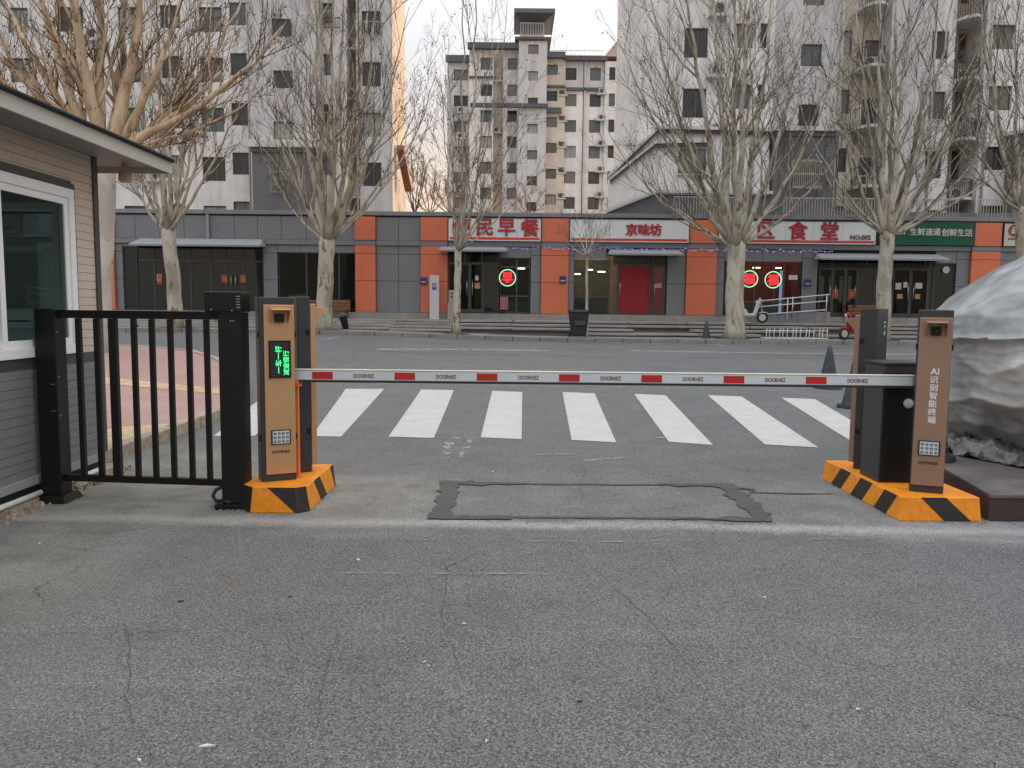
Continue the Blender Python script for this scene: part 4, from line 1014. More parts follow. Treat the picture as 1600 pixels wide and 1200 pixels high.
# ---------------------------------------------------------------- guard booth
BX, BY0, BY1 = -3.60, 2.2, 7.0
booth = empty('guard_booth', (BX, BY1, 0), 0, 'small prefabricated guard booth with beige over grey boards and a white sliding window', 'guard booth')
BEIGE = mat('beige_board', (0.54, 0.455, 0.375), .6, .05, 2, .08, 120, fine=.04, fscale=18); GREYB = mat('grey_board', (0.185, 0.19, 0.195), .6, .06, 2, .08, 120, fine=.05, fscale=18)
TRIMG = mat('dark_green_grey_trim', (0.055, 0.062, 0.060), .5, .1, 3)
L = lambda y: y - BY1
pit_ = .068; z = .20; ZW0, ZW1, WY0, WY1 = 1.10, 2.42, -2.6, -.40
k = 0
while z < 2.74:
    h = min(pit_, 2.75 - z); material = GREYB if z < 1.06 else BEIGE
    def board(y0, y1):
        dz = rnd.uniform(-.0015, .0015)
        MB().hexa([(-.03, y0, z), (.003 + dz, y0, z), (.003 + dz, y1, z), (-.03, y1, z)], [(-.03, y0, z + h - .003), (.001 + dz, y0, z + h - .003), (.001 + dz, y1, z + h - .003), (-.03, y1, z + h - .003)]).build('siding_board', material, booth)
    if z + h > ZW0 and z < ZW1:
        board(WY1 + .05, -.055); board(L(BY0), WY0 - .05)
    else: board(L(BY0), -.055)
    z += pit_; k += 1
INW = mat('booth_inner_wall', (.45, .46, .44), .8)
MB().box(-2.6, -2.5, L(BY0), 0, .1, 1.15).box(-2.6, -2.5, L(BY0), 0, 2.4, 2.75).box(-2.6, -2.5, -.55, 0, 1.15, 2.4).box(-2.6, -2.5, -1.75, -1.55, 1.15, 2.4).build('rear_wall', INW, booth)  # unseen openings added in this wall to let daylight through the booth
MB().box(-.08, -.031, WY1, -.03, .1, 2.75).box(-.08, -.031, L(BY0), WY0, .1, 2.75).box(-.08, -.031, WY0, WY1, .1, ZW0).box(-.08, -.031, WY0, WY1, ZW1, 2.75).box(-2.5, -.08, -.06, -.03, .1, 1.08).box(-2.5, -.08, -.06, -.03, 2.36, 2.75).box(-.30, -.08, -.06, -.03, 1.08, 2.36).box(-2.5, -2.2, -.06, -.03, 1.08, 2.36).box(-2.5, -.08, L(BY0), L(BY0) + .05, .1, 2.75).build('wall', mat('booth_wall_core', (.36, .32, .28), .8), booth)
for i in range(37):
    zz = .20 + i * pit_; mm_ = GREYB if zz < 1.06 else BEIGE
    for xa_, xb_ in (((-2.5, -2.2), (-.30, -.055)) if 1.03 < zz < 2.36 else ((-2.5, -.055),)): bx('siding_board', mm_, booth, xa_, xb_, -.03, .002, zz, zz + pit_ - .004)
bx('corner_trim', TRIMG, booth, -.055, .018, -.055, .018, .2, 2.75, .004)
bx('window_trim', TRIMG, booth, -.02, .012, WY1, WY1 + .05, ZW0 - .05, ZW1 + .05); bx('window_trim', TRIMG, booth, -.02, .012, WY0, WY1, ZW1, ZW1 + .07); bx('window_trim', TRIMG, booth, -.02, .010, L(BY0), -.055, ZW0 - .075, ZW0 - .003)
wf = MB(); fr_ = .075
wf.box(-.06, .035, WY0, WY1, ZW0, ZW0 + fr_).box(-.06, .035, WY0, WY1, ZW1 - fr_, ZW1).box(-.06, .035, WY1 - fr_, WY1, ZW0 + fr_, ZW1 - fr_).box(-.06, .035, WY0, WY0 + fr_, ZW0 + fr_, ZW1 - fr_)
win = wf.build('window', WHITE_PLASTIC, booth, bevel=.004)
def sash(y0, y1, x):
    s = MB(); a = .055; z0, z1 = ZW0 + fr_, ZW1 - fr_
    s.box(x, x + .03, y0, y0 + a, z0, z1).box(x, x + .03, y1 - a, y1, z0, z1).box(x, x + .03, y0 + a, y1 - a, z0, z0 + a).box(x, x + .03, y0 + a, y1 - a, z1 - a, z1)
    s.build('sash', WHITE_PLASTIC, win, bevel=.003); MB().box(x + .012, x + .017, y0 + a, y1 - a, z0 + a, z1 - a).build('pane', GLASS_BOOTH, win)
sash(WY1 - fr_ - .90, WY1 - fr_ + .0, -.01); sash(WY0 + fr_, WY1 - fr_ - .85, -.045)
ew = MB(); ew.box(-2.2, -.30, -.05, .01, 1.08, 1.14).box(-2.2, -.30, -.05, .01, 2.30, 2.36).box(-2.2, -2.14, -.05, .01, 1.14, 2.30).box(-.36, -.30, -.05, .01, 1.14, 2.30).box(-1.28, -1.22, -.05, .01, 1.14, 2.30)
ewo = ew.build('window', WHITE_PLASTIC, booth)
for xa_, xb_ in ((-2.14, -1.28), (-1.22, -.36)): MB().box(xa_, xb_, -.025, -.02, 1.14, 2.30).build('pane', GLASS_BOOTH, ewo)
cu_ = MB(); N = 30
for i in range(N + 1):
    y = lerp(WY0 + .1, -1.75, i / N); x = -.28 + .02 * math.sin(i * 1.3); cu_.v += [(x, y, 1.05), (x, y, 2.35)]
for i in range(N): cu_.f.append((2 * i, 2 * i + 2, 2 * i + 3, 2 * i + 1)); cu_.mi.append(0)
cu_.build('curtain', mat('green_curtain', (.10, .21, .18), .8, .3, 5), booth, True)
bx('desk', mat('desk', (.16, .12, .08), .6), booth, -1.4, -.7, -2.5, -.4, .9, 1.15)
bx('base_rail', mat('grey_rail', (.27, .28, .285), .5), booth, -.03, .02, L(BY0), .02, .14, .205, .004)
bx('floor_beam', mat('floor_beam', (.02, .02, .02), .7), booth, -.06, -.02, L(BY0), .0, .055, .14)
c_ = MB(); c_.cyl((.035, L(BY0), .075), (.035, -.15, .075), .022, 8); c_.build('conduit', WHITE_PLASTIC, booth, True)
# eaves and roof
XE = .45; YE = .52; ZE = 2.70
FASC = mat('fascia_cream', (.50, .49, .45), .5, .06, 2)
bx('soffit', mat('soffit_grey', (.26, .235, .225), .6, .06, 2), booth, -3.1, XE - .02, L(BY0) - .4, YE - .02, ZE + .05, ZE + .08)
MB().box(XE - .02, XE, L(BY0) - .4, YE, ZE, ZE + .105).box(-3.1, XE - .02, YE - .02, YE, ZE, ZE + .105).build('fascia', FASC, booth, bevel=.003)
ROOFT = mat('roof_shingle', (.030, .036, .036), .75, .3, 6)
r_ = MB(); e = .03
r_.quad((XE + e, L(BY0) - .4, ZE + .11), (XE + e, YE + e, ZE + .11), (-1.3, YE - 1.8, ZE + .42), (-1.3, L(BY0) - .4, ZE + .42)); r_.quad((XE + e, YE + e, ZE + .11), (-3.1, YE + e, ZE + .11), (-1.3, YE - 1.8, ZE + .42), (-1.3, YE - 1.8, ZE + .42)) if False else r_.poly([(XE + e, YE + e, ZE + .11), (-3.1, YE + e, ZE + .11), (-1.3, YE - 1.8, ZE + .42)])
r_.quad((-3.1, YE + e, ZE + .11), (-3.1, L(BY0) - .4, ZE + .11), (-1.3, L(BY0) - .4, ZE + .42), (-1.3, YE - 1.8, ZE + .42)); r_.box(-3.1, XE + e, L(BY0) - .4, YE + e, ZE + .106, ZE + .1099)
r_.build('roof', ROOFT, booth)
y = L(BY0) - .4
while y < YE - .05:
    MB().hexa([(XE - .1, y, ZE + .112), (XE + .045, y, ZE + .112), (XE + .045, y + .29, ZE + .112), (XE - .1, y + .29, ZE + .112)], [(XE - .1, y, ZE + .145), (XE + .045, y, ZE + .125), (XE + .045, y + .29, ZE + .125), (XE - .1, y + .29, ZE + .145)]).build('shingle', ROOFT, booth); y += .3
lp = MB(); lp.lathe([(.02, 0), (.03, -.02), (.03, -.05), (.055, -.07), (.06, -.14), (.05, -.16), (0, -.165)], 14, (.12, .3, ZE + .05)); lp.build('soffit_lamp', mat('lamp_beige', (.5, .38, .28), .5), booth, True)
# broken concrete footing under the booth
ft = MB(); ys_ = [L(BY0) + i * .2 for i in range(26)]
CONC = mat('booth_footing', (.30, .245, .185), .9, .3, 4, .8, 25, world=True, fine=.25, fscale=18)
foot = empty('booth_footing', (BX, BY1, 0)); foot['kind'] = 'structure'
for i in range(24):
    y0 = L(BY0) + i * .21; j = rnd.uniform(-.015, .02)
    MB().hexa([(-2.6, y0, -.05), (.06 + j, y0, -.05), (.06 + j + rnd.uniform(-.02, .02), y0 + .206, -.05), (-2.6, y0 + .206, -.05)], [(-2.6, y0, .05), (.045, y0, .05), (.045, y0 + .206, .05), (-2.6, y0 + .206, .05)]).build('footing_block', CONC, foot)
rbm = MB()
for _ in range(150):
    y = rnd.uniform(4.6, 7.3); x = BX + .07 + abs(rnd.gauss(0, .05)); s = rnd.uniform(.008, .035)
    pts = [(x + s * math.cos(a) * rnd.uniform(.7, 1.2), y + s * math.sin(a) * rnd.uniform(.7, 1.2)) for a in [i * math.pi / 3 for i in range(6)]]
    rbm.hexa([(p[0], p[1], -.01) for p in pts], [(lerp(x, p[0], .6), lerp(y, p[1], .6), s * rnd.uniform(.5, 1.1)) for p in pts])
tag(rbm.build('rubble', CONC), kind='stuff')

# ---------------------------------------------------------------- pedestrian gate
gate = empty('swing_gate', (-3.48, 6.03, 0), 0, 'black metal swing gate of upright bars between two square posts beside the booth', 'gate')
GW = 1.43; ang = math.atan2(-.16, GW)
def gx(x): return x
P0 = (0, 0); PX, PY = GW, -.14
MB().box(-.075, .075, -.075, .075, .055, 1.462).build('post', BLACK_PAINT, gate, bevel=.004)
MB().hexa([(-.135, -.135, 0), (.135, -.135, 0), (.135, .135, 0), (-.135, .135, 0)], [(-.105, -.105, .055), (.105, -.105, .055), (.105, .105, .055), (-.105, .105, .055)]).build('base_plate', BLACK_PAINT, gate, bevel=.004)
def gp_(t): return (PX * t, PY * t)
def gbar(name, t, hw, z0, z1, hd=None):
    x, y = gp_(t); hd = hd or hw; bx(name, BLACK_PAINT, gate, x - hw, x + hw, y - hd, y + hd, z0, z1, .003)
def rail(z0, z1, t0, t1, hd=.02):
    a, b2 = gp_(t0), gp_(t1); MB().hexa([(a[0], a[1] - hd, z0), (b2[0], b2[1] - hd, z0), (b2[0], b2[1] + hd, z0), (a[0], a[1] + hd, z0)], [(a[0], a[1] - hd, z1), (b2[0], b2[1] - hd, z1), (b2[0], b2[1] + hd, z1), (a[0], a[1] + hd, z1)]).build('rail', BLACK_PAINT, gate, bevel=.003)
rail(1.395, 1.455, .055, .93, .022); rail(.155, .205, .055, .93, .022)
for t in (.158, .258): gbar('bar', t, .019, .206, 1.394)
gbar('frame_bar', .348, .029, .206, 1.394, .023)
for t in (.462, .560, .660, .760, .855): gbar('bar', t, .0185, .206, 1.394)
# drive post
dx, dy = PX, PY
MB().box(dx - .085, dx + .085, dy - .085, dy + .085, .04, 1.45).build('drive_post', BLACK_PAINT, gate, bevel=.005)
MB().box(dx - .13, dx + .14, dy - .12, dy + .12, 0, .04).build('base_plate', BLACK_PAINT, gate, bevel=.004)
MB().box(dx - .17, dx + .095, dy - .11, dy + .1, 1.452, 1.60).build('motor_housing', BLACK_PAINT, gate, bevel=.008)
for i in range(5): bx('vent_slot', STEEL, gate, dx + .06, dx + .088, dy - .1115, dy - .1105, 1.485 + i * .02, 1.489 + i * .02)
sc_m = MB()
for x, z in ((dx - .12, 1.43 + .04), (dx + .03, 1.43 + .035), (dx + .01, 1.39), (dx + .03, 1.39)): sc_m.tube([(x, dy - .108 if z > 1.45 else dy - .084, z), (x, dy - .114 if z > 1.45 else dy - .09, z)], [.005, .005], 6)
for z in (1.29, .955, .66): sc_m.tube([(.074, -.05, z), (.082, -.05, z)], [.006, .006], 6)
for z in (.90, .70):
    for x in (.035, .055): sc_m.tube([(x, -.074, z), (x, -.08, z)], [.005, .005], 6)
sc_m.build('screw', STEEL, gate)
cab = MB(); cab.tube([(dx - .09, dy - .02, .16), (dx - .15, dy - .03, .13), (dx - .165, dy - .05, .09), (dx - .14, dy - .06, .055), (dx - .08, dy - .07, .06), (dx - .02, dy - .09, .05)], [.014] * 6, 8); cab.build('cable', BLACK_RUBBER, gate, True)

# ---------------------------------------------------------------- barrier plinths
def plinth(name, x0, x1, y0, y1, h, label, ch_l, ch_r):
    o = empty(name, ((x0 + x1) / 2, y0, 0), 0, label, 'barrier plinth')
    cx = (x0 + x1) / 2; w_ = (x1 - x0) / 2; d = y1 - y0; b = .03
    base = [(-w_ + ch_l, 0), (w_ - ch_r, 0), (w_, ch_r), (w_, d), (-w_, d), (-w_, ch_l)]
    top = [(-w_ + ch_l + b * .6, b * .4), (w_ - ch_r - b * .6, b * .4), (w_ - b * .5, ch_r + b * .4), (w_ - b * .5, d - b), (-w_ + b * .5, d - b), (-w_ + b * .5, ch_l + b * .4)]
    MB().hexa([(x, y, 0) for x, y in base], [(x, y, h) for x, y in top]).build('body', HAZARD, o, bevel=.008)
    def stripe(side, s0, s1, lean, lean2=None):
        """black paint on one face, between fractions of that face, raised 1.5 mm"""
        k0, k1 = {'front': (0, 1), 'right': (2, 3), 'left': (4, 5), 'cr': (1, 2), 'cl': (5, 0)}[side]
        A = [Vector((*base[k0], 0)), Vector((*base[k1], 0))]; B2 = [Vector((*top[k0], h)), Vector((*top[k1], h))]
        nr = (A[1] - A[0]).cross(B2[0] - A[0]).normalized() * .0025
        f = lambda s, t: A[0].lerp(A[1], s).lerp(B2[0].lerp(B2[1], s), t) + nr
        lean2 = lean if lean2 is None else lean2; lo, hi = .02, .985; cl = lambda v: max(0.006, min(.994, v))
        q = [f(cl(s0 - lean), lo), f(cl(s1 - lean2), lo), f(cl(s1 + lean2), hi), f(cl(s0 + lean), hi)]
        q2 = [p - nr * 3 for p in q]
        MB().hexa(q2, q).build('black_stripe', HAZARD_BLACK, o)
    return o, stripe
pl, stripe = plinth('barrier_plinth', -1.985, -1.475, 5.70, 6.62, .19, 'short orange and black striped plinth under the left terminals', .09, .07)
stripe('front', .64, 1.2, -.30, 0); stripe('cr', -.2, 1.1, 0, -.3); stripe('cl', 0, 1, 0); stripe('right', .30, .52, -.10); stripe('right', .92, 1.05, -.05)
pr, stripe = plinth('barrier_plinth', 2.80, 3.40, 5.655, 7.10, .175, 'long orange and black striped plinth under the right terminals and barrier box', .02, .01)
stripe('front', .38, .72, -.16); stripe('left', .78, .92, .05); stripe('left', .48, .63, .05); stripe('left', .20, .34, .05)

# ---------------------------------------------------------------- recognition terminals
def terminal(name, loc, rz, label, face, height=1.37, wd=.245, dp=.15, display=False, letters=False, keypad=True, cap=.055, wrap=0.0):
    o = empty(name, loc, rz, label, 'access terminal', 'recognition terminals on the barrier plinths')
    hw, hd = wd / 2, dp / 2
    MB().box(-hw, hw, -hd + .012, hd, 0, height).build('casing', DARK_CASE, o, bevel=.006)
    fx = hw - .012; z0, z1 = .055, height - cap
    if display: fx0 = -hw + .03
    else: fx0 = -hw + .004
    MB().box(fx0, hw - .004, -hd - .004 - wrap, -hd + .011, z0, z1).build('face_plate', face, o, bevel=.005)
    fy = -hd - .004 - wrap; cxx = (fx0 + hw - .004) / 2
    # camera hood with side cheeks
    hz = z1 - .035; hwid = .068
    hood = MB(); t = .006
    hood.hexa([(cxx - hwid, fy - .10, hz - t), (cxx + hwid, fy - .10, hz - t), (cxx + hwid, fy, hz - t), (cxx - hwid, fy, hz - t)], [(cxx - hwid, fy - .10, hz), (cxx + hwid, fy - .10, hz), (cxx + hwid, fy, hz + .012), (cxx - hwid, fy, hz + .012)])
    for s in (-1, 1):
        x = cxx + s * (hwid - t / 2); hood.hexa([(x - t / 2, fy - .096, hz - .018), (x + t / 2, fy - .096, hz - .018), (x + t / 2, fy, hz - .105), (x - t / 2, fy, hz - .105)], [(x - t / 2, fy - .096, hz - t - .0005), (x + t / 2, fy - .096, hz - t - .0005), (x + t / 2, fy, hz - t - .0005), (x - t / 2, fy, hz - t - .0005)])
    ho = hood.build('camera_hood', face, o, bevel=.002)
    MB().box(cxx - .034, cxx + .034, fy - .028, fy - .001, hz - .095, hz - .030).build('camera', BLACK_PAINT, ho, bevel=.004)
    ln = MB(); ln.tube([(cxx, fy - .028, hz - .062), (cxx, fy - .036, hz - .062)], [.02, .018], 14); ln.build('lens', mat('lens_glass', (.01, .01, .014), .05), ho, True)
    if display:
        dz0, dz1 = .785, 1.05
        d = MB().box(cxx - .072, cxx + .072, fy - .008, fy - .0005, dz0, dz1).build('display', mat('led_screen', (.018, .019, .02), .3), o, bevel=.003)
        f = MB(); f.box(cxx - .079, cxx - .0725, fy - .012, fy - .0005, dz0 - .006, dz1 + .006).box(cxx + .0725, cxx + .079, fy - .012, fy - .0005, dz0 - .006, dz1 + .006).box(cxx - .0725, cxx + .0725, fy - .012, fy - .0005, dz0 - .006, dz0 - .0005).box(cxx - .0725, cxx + .0725, fy - .012, fy - .0005, dz1 + .0005, dz1 + .006); f.build('bezel', BLACK_PAINT, d)
        LED = emit('led_green', (0.03, 1.0, .25), 1.1)
        for bdy, x, zc, sz in (('一车一杆', cxx - .010, .915, .052), ('减速慢行', cxx + .045, .890, .046)): text('letter', bdy, sz, LED, d, (x, fy - .0095, zc), (R(90), R(-90), 0), .001, .0, sx=1.0)
    if keypad:
        kz = .335; k = MB().box(cxx - .072, cxx + .072, fy - .010, fy - .0005, kz - .056, kz + .056).build('keypad', mat('keypad_black', (.012, .012, .012), .4), o, bevel=.006)
        MB().box(cxx - .062, cxx + .060, fy - .0125, fy - .0102, kz - .047, kz + .047).build('key_plate', mat('key_plate', (.60, .66, .72), .35), k)
        for r in range(3):
            for c in range(4):
                x = cxx - .046 + c * .030; z = kz + .030 - r * .030
                kk = MB().box(x - .0095, x + .0095, fy - .0165, fy - .0127, z - .0085, z + .0085).build('key', mat('key_dark', (.10, .115, .13), .4), k)
                text('lettering', ('123A', '456B', '789C')[r][c], .014, mat('key_print', (.6, .65, .7), .5), kk, (x, fy - .0172, z), extrude=.0003) if c < 4 and r < 3 else None
        bt = text('brand_lettering', 'DOORHEZ', .028, mat('brand_dark', (.035, .012, .006), .5), o, (cxx, fy - .001, .225), extrude=.0008, bold=.0008, fit=.13)
    if letters:
        WL = mat('letter_white', (.72, .72, .74), .5); z = .90
        text('letter', 'AI', .064, WL, o, (cxx + .008, fy - .001, z), extrude=.0008, bold=.0010)
        for ch in '识别智能终端':
            z -= .059; text('letter', ch, .056, WL, o, (cxx + .006, fy - .001, z), extrude=.0008, bold=.0008)
    for z in (height * .80, height * .24):
        for s in (-1, 1):
            MB().box(s * hw - .012, s * hw + .012, -hd + .02, -hd + .045, z - .022, z + .022).build('hinge', BLACK_PAINT, o, bevel=.003)
    return o
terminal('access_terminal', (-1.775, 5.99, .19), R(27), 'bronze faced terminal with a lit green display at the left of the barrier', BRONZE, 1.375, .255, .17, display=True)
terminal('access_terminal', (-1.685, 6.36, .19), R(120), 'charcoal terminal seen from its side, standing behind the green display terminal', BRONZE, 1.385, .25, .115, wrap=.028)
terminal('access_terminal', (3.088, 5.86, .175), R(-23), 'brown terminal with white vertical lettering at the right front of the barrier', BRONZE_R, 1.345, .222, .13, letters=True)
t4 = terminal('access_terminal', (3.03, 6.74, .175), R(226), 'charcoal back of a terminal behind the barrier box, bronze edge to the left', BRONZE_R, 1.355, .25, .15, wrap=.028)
for z, w_, h_ in ((1.24, .05, .008), (1.205, .018, .03), (1.15, .022, .03)): bx('sticker', mat('sticker_white', (.6, .6, .6), .5), t4, -.05 - w_ / 2, -.05 + w_ / 2, .0752, .0765, z - h_ / 2, z + h_ / 2)

# ---------------------------------------------------------------- barrier: box, arm, rest post
boxo = empty('barrier_gate', (3.03, 6.15, .175), 0, 'charcoal barrier box with a red and white boom reaching across the lane', 'barrier')
MB().box(-.165, .165, 0, .33, 0, .92).build('housing', DARK_CASE, boxo, bevel=.006)
MB().box(-.162, .168, -.012, -.0015, .012, .86).build('front_door', BLACK_PAINT, boxo, bevel=.004)
MB().box(-.175, .172, -.015, .335, .922, .94).build('lid', DARK_CASE, boxo, bevel=.004)
lk = MB(); lk.tube([(.03, -.013, .625), (.03, -.022, .625)], [.038, .036], 20); lk.build('lock_cover', mat('lock_white', (.6, .6, .57), .4), boxo, True)
ZA = .805; AY = -.075
MB().box(.02, .19, AY - .035, AY + .045, ZA - .042, ZA + .042).build('arm_clamp', BRONZE_R, boxo, bevel=.004)
scw = MB(); scw.tube([(.055, AY - .036, ZA), (.055, AY - .042, ZA)], [.012, .012], 10); scw.build('screw', STEEL, boxo)
x_end = -1.665 - 3.03
arm = MB().box(x_end, .02, AY - .022, AY + .022, ZA - .038, ZA + .036).build('boom', ARM_WHITE, boxo, bevel=.006)
MB().box(x_end, .02, AY - .026, AY + .026, ZA + .0365, ZA + .046).build('edge_strip', mat('arm_edge', (.62, .60, .52), .4), arm, bevel=.003)
MB().box(x_end, .02, AY - .018, AY + .018, ZA - .054, ZA - .0385).build('rubber_strip', mat('arm_rubber', (.02, .02, .015), .7), arm)
MB().box(x_end - .02, x_end - .001, AY - .028, AY + .028, ZA - .056, ZA + .048).build('end_cap', BRONZE, arm, bevel=.003)
x = x_end + .305 - .08; LG = mat('arm_print', (.16, .03, .06), .5)
k = 0
while x < -.25:
    MB().box(x - .078, x + .078, AY - .0242, AY - .0222, ZA - .029, ZA + .026).build('red_patch', ARM_RED, arm)
    if x + .40 < .0: text('lettering', 'DOORHEZ', .042, LG, arm, (x + .315, AY - .0226, ZA - .002), extrude=.0008, bold=.0009, fit=.155)
    x += .625; k += 1
rest = empty('arm_rest_post', (-1.645, 6.075, .19), 0, 'thin bright orange rest post under the free end of the boom', 'rest post')
REST = mat('rest_orange', (.80, .20, .05), .35, .06, 6, spec=.6)
MB().box(-.017, .017, -.017, .017, 0, .70).build('post', REST, rest, bevel=.004)
MB().box(-.04, .04, -.03, .03, 0, .008).build('foot', REST, rest)
MB().box(-.03, .03, -.04, .04, .70, .715).box(-.03, .03, -.05, -.041, .70, .76).box(-.03, .03, .041, .05, .70, .76).build('fork', REST, rest, bevel=.003)


gm = MB()
for (x0_, x1_, y0_, y1_) in ((-1.99, -1.47, 5.68, 6.64), (2.78, 3.42, 5.63, 7.12), (3.45, 6.0, 5.64, 5.66), (-3.62, -3.36, 5.88, 6.17), (-2.2, -1.9, 5.77, 6.02)):
    for _ in range(90):
        side = rnd.randrange(4); t = rnd.random(); o_ = abs(rnd.gauss(0, .025)); s_ = rnd.uniform(.0025, .008)
        px_, py_ = [(lerp(x0_, x1_, t), y0_ - o_), (lerp(x0_, x1_, t), y0_ - o_), (x0_ - o_, lerp(y0_, y1_, t)), (x1_ + o_, lerp(y0_, y1_, t))][side]
        pts = [(px_ + s_ * math.cos(a) * rnd.uniform(.6, 1.2), py_ + s_ * math.sin(a) * rnd.uniform(.6, 1.2)) for a in [i * math.pi * .4 for i in range(5)]]
        gm.hexa([(p[0], p[1], -.002) for p in pts], [(lerp(px_, p[0], .6), lerp(py_, p[1], .6), s_ * .7 + .004) for p in pts])
tag(gm.build('grit', mat('grit_grey', (.24, .235, .22), .9, .3, 20, world=True)), kind='stuff')

# ---------------------------------------------------------------- cones
def cone(x, y, z, h, label, bands=False, lean=0, material=None):
    o = empty('traffic_cone', (x, y, z), rnd.uniform(-.3, .3), label, 'traffic cone', 'dark traffic cones'); o.rotation_euler.x = lean
    r = .27 * h / .8; ct = material or mat('cone_charcoal', (.035, .045, .055), .55, .35, 7, spec=.4, bump=.1, bscale=30)
    poly = [(r * math.cos(a), r * math.sin(a)) for a in [math.pi / 8 + i * math.pi / 4 for i in range(8)]]
    MB().hexa([(p[0], p[1], 0) for p in poly], [(p[0] * .94, p[1] * .94, .045) for p in poly]).build('base', BLACK_RUBBER, o, bevel=.008)
    rb_, rt = r * .66, .035; prof = [(rb_ * 1.05, .046), (rb_, .07)]
    for i in range(1, 9): t = i / 8; prof.append((lerp(rb_, rt, t), lerp(.07, h, t)))
    prof += [(rt * .6, h + .004), (rt * .55, h - .03)]
    b = MB(); b.lathe(prof, 24); b.build('body', ct, o, True)
    if bands:
        for t0, t1 in ((.36, .56), (.66, .82)):
            c = MB(); c.lathe([(lerp(rb_, rt, t0) + .004, lerp(.07, h, t0)), (lerp(rb_, rt, t1) + .004, lerp(.07, h, t1))], 24); c.build('reflective_band', mat('band_white', (.62, .64, .66), .4), o, True)
p = gp(1294, 607); cone(p.x, p.y, 0.004, .84, 'tall charcoal cone standing clear on the zebra crossing left of the right terminals')
p = gp(1334, 637); cone(p.x, p.y, 0.004, .80, 'charcoal cone half hidden behind the charcoal terminal back')
p = gp(1103, 535); cone(p.x, p.y, gz(p.x, p.y) + .006, .78, 'charcoal cone alone at the far kerb near a thick trunk')
cone(3.745, 7.02, .20, .56, 'cone with white reflective bands squeezed between the brown terminal and the boulder', True)

# ---------------------------------------------------------------- boulder on its base
base = empty('stone_plinth', (3.45, 5.66, 0), 0, 'low dark stone slab base carrying the wrapped boulder', 'stone base')
DKSLAB = mat('dark_slab', (.045, .028, .026), .45, .3, 2, spec=.5, fine=.1, fscale=20); DUSTY = mat('dusty_slab_top', (.115, .10, .10), .7, .4, 2.5, world=True, fine=.15, fscale=30)
MB().prism([(0, .012), (4.5, .012), (4.5, 2.9), (.55, 2.9)], 0, .17).build('body', DKSLAB, base, bevel=.006)
x = 0
while x < 4.4:
    MB().prism([(x, 0), (x + .895, 0), (x + .895, .9), (x + (.17 if x == 0 else 0), .9)], .172, .20).build('top_slab', DUSTY, base, bevel=.004); MB().prism([(x + .17, .905), (x + 1.195 - .13, .905), (x + 1.065, 2.9), (max(x + .17, .55), 2.9)], .172, .20).build('top_slab', DUSTY, base, bevel=.004) if x < 3.2 else None; x += .9
from mathutils import noise as mn
def boulder():
    nu, nv = 260, 150
    prof = [(0.0, 1.02), (.10, 1.12), (.30, 1.30), (.55, 1.42), (.85, 1.46), (1.10, 1.44), (1.28, 1.37), (1.42, 1.22), (1.58, 1.02), (1.72, .84), (1.86, .62), (1.98, .36), (2.05, .05)]
    def rad(z):
        for (za, ra), (zb, rb2) in zip(prof[:-1], prof[1:]):
            if za <= z <= zb: return lerp(ra, rb2, (z - za) / (zb - za))
        return .05
    b = MB(); V = []
    for j in range(nv + 1):
        z = 2.05 * j / nv; r = rad(z)
        for i in range(nu):
            a = 2 * math.pi * i / nu; dx, dy = math.cos(a), math.sin(a)
            p = Vector((dx * r * 1.05, dy * r * 1.0, z)); q = p * 1.0
            d = .13 * mn.noise(q * .9 + Vector((3.1, 0, 7))) + .07 * mn.noise(q * 2.3) + .018 * mn.noise(q * 6.1)
            # wrapped sheet: wrinkles running round and slanting folds
            ps = Vector((math.cos(a) * 2.2, math.sin(a) * 2.2, 0)); wr = .012 * (1 - abs(mn.noise(ps + Vector((0, 0, z * 4.2))) * 2)) ** 3 + .012 * (1 - abs(mn.noise(ps * 2.4 + Vector((z * 2, 0, z * 7.0 + 9))) * 2)) ** 4 + .005 * mn.noise(ps * 5 + Vector((0, z * 3, z * 14)))
            fold = .035 * (1 - abs(mn.noise(Vector((math.cos(a) * 1.5 + z * .5, math.sin(a) * 1.5, z * 1.3 + 2.2))) * 2.2)) ** 6; wr = wr + max(0, fold); seam = .03 * math.exp(-((z - 1.02 - .07 * math.sin(a * 2 + 1) - .03 * mn.noise(Vector((a * 5, 0, 2)))) / .03) ** 2)
            over = .025 if z > 1.02 + .07 * math.sin(a * 2 + 1) + .03 * mn.noise(Vector((a * 5, 0, 2))) else 0
            k = 1 + (d + wr) * .9 / max(r, .35) + (seam + over) / max(r, .4)
            V.append((p.x * k, p.y * k, z + .05 * mn.noise(q * 1.6)))
    b.v = V
    for j in range(nv):
        for i in range(nu):
            i2 = (i + 1) % nu; b.f.append((j * nu + i, j * nu + i2, (j + 1) * nu + i2, (j + 1) * nu + i)); b.mi.append(0)
    b.f.append(tuple(nv * nu + i for i in range(nu))); b.mi.append(0)
    up, lo = MB(), MB(); up.v = V; lo.v = V
    for k_, f_ in enumerate(b.f):
        j, i = divmod(k_, nu); a = 2 * math.pi * i / nu; zz = 2.05 * j / nv
        (up if zz > 1.02 + .07 * math.sin(a * 2 + 1) + .03 * mn.noise(Vector((a * 5, 0, 2))) else lo).f.append(f_)
    for q in (up, lo): q.mi = [0] * len(q.f)
    return up, lo
def wrap_material():
    M = mat('grey_wrap', (.17, .20, .215), .30, .1, 1.1, .45, 12, spec=.6, col2=(.28, .305, .31), fine=.30, fscale=4)
    return M
rk = empty('boulder', (5.52, 7.45, .20), R(10), 'huge grey landscape boulder wrapped in thin crinkled sheeting on a dark base', 'boulder')
up_, lo_ = boulder()
lo_.build('body', mat('rock_face', (.22, .235, .24), .42, .1, 1.3, .45, 9, spec=.5, col2=(.37, .375, .36), fine=.38, fscale=3.2), rk, True)
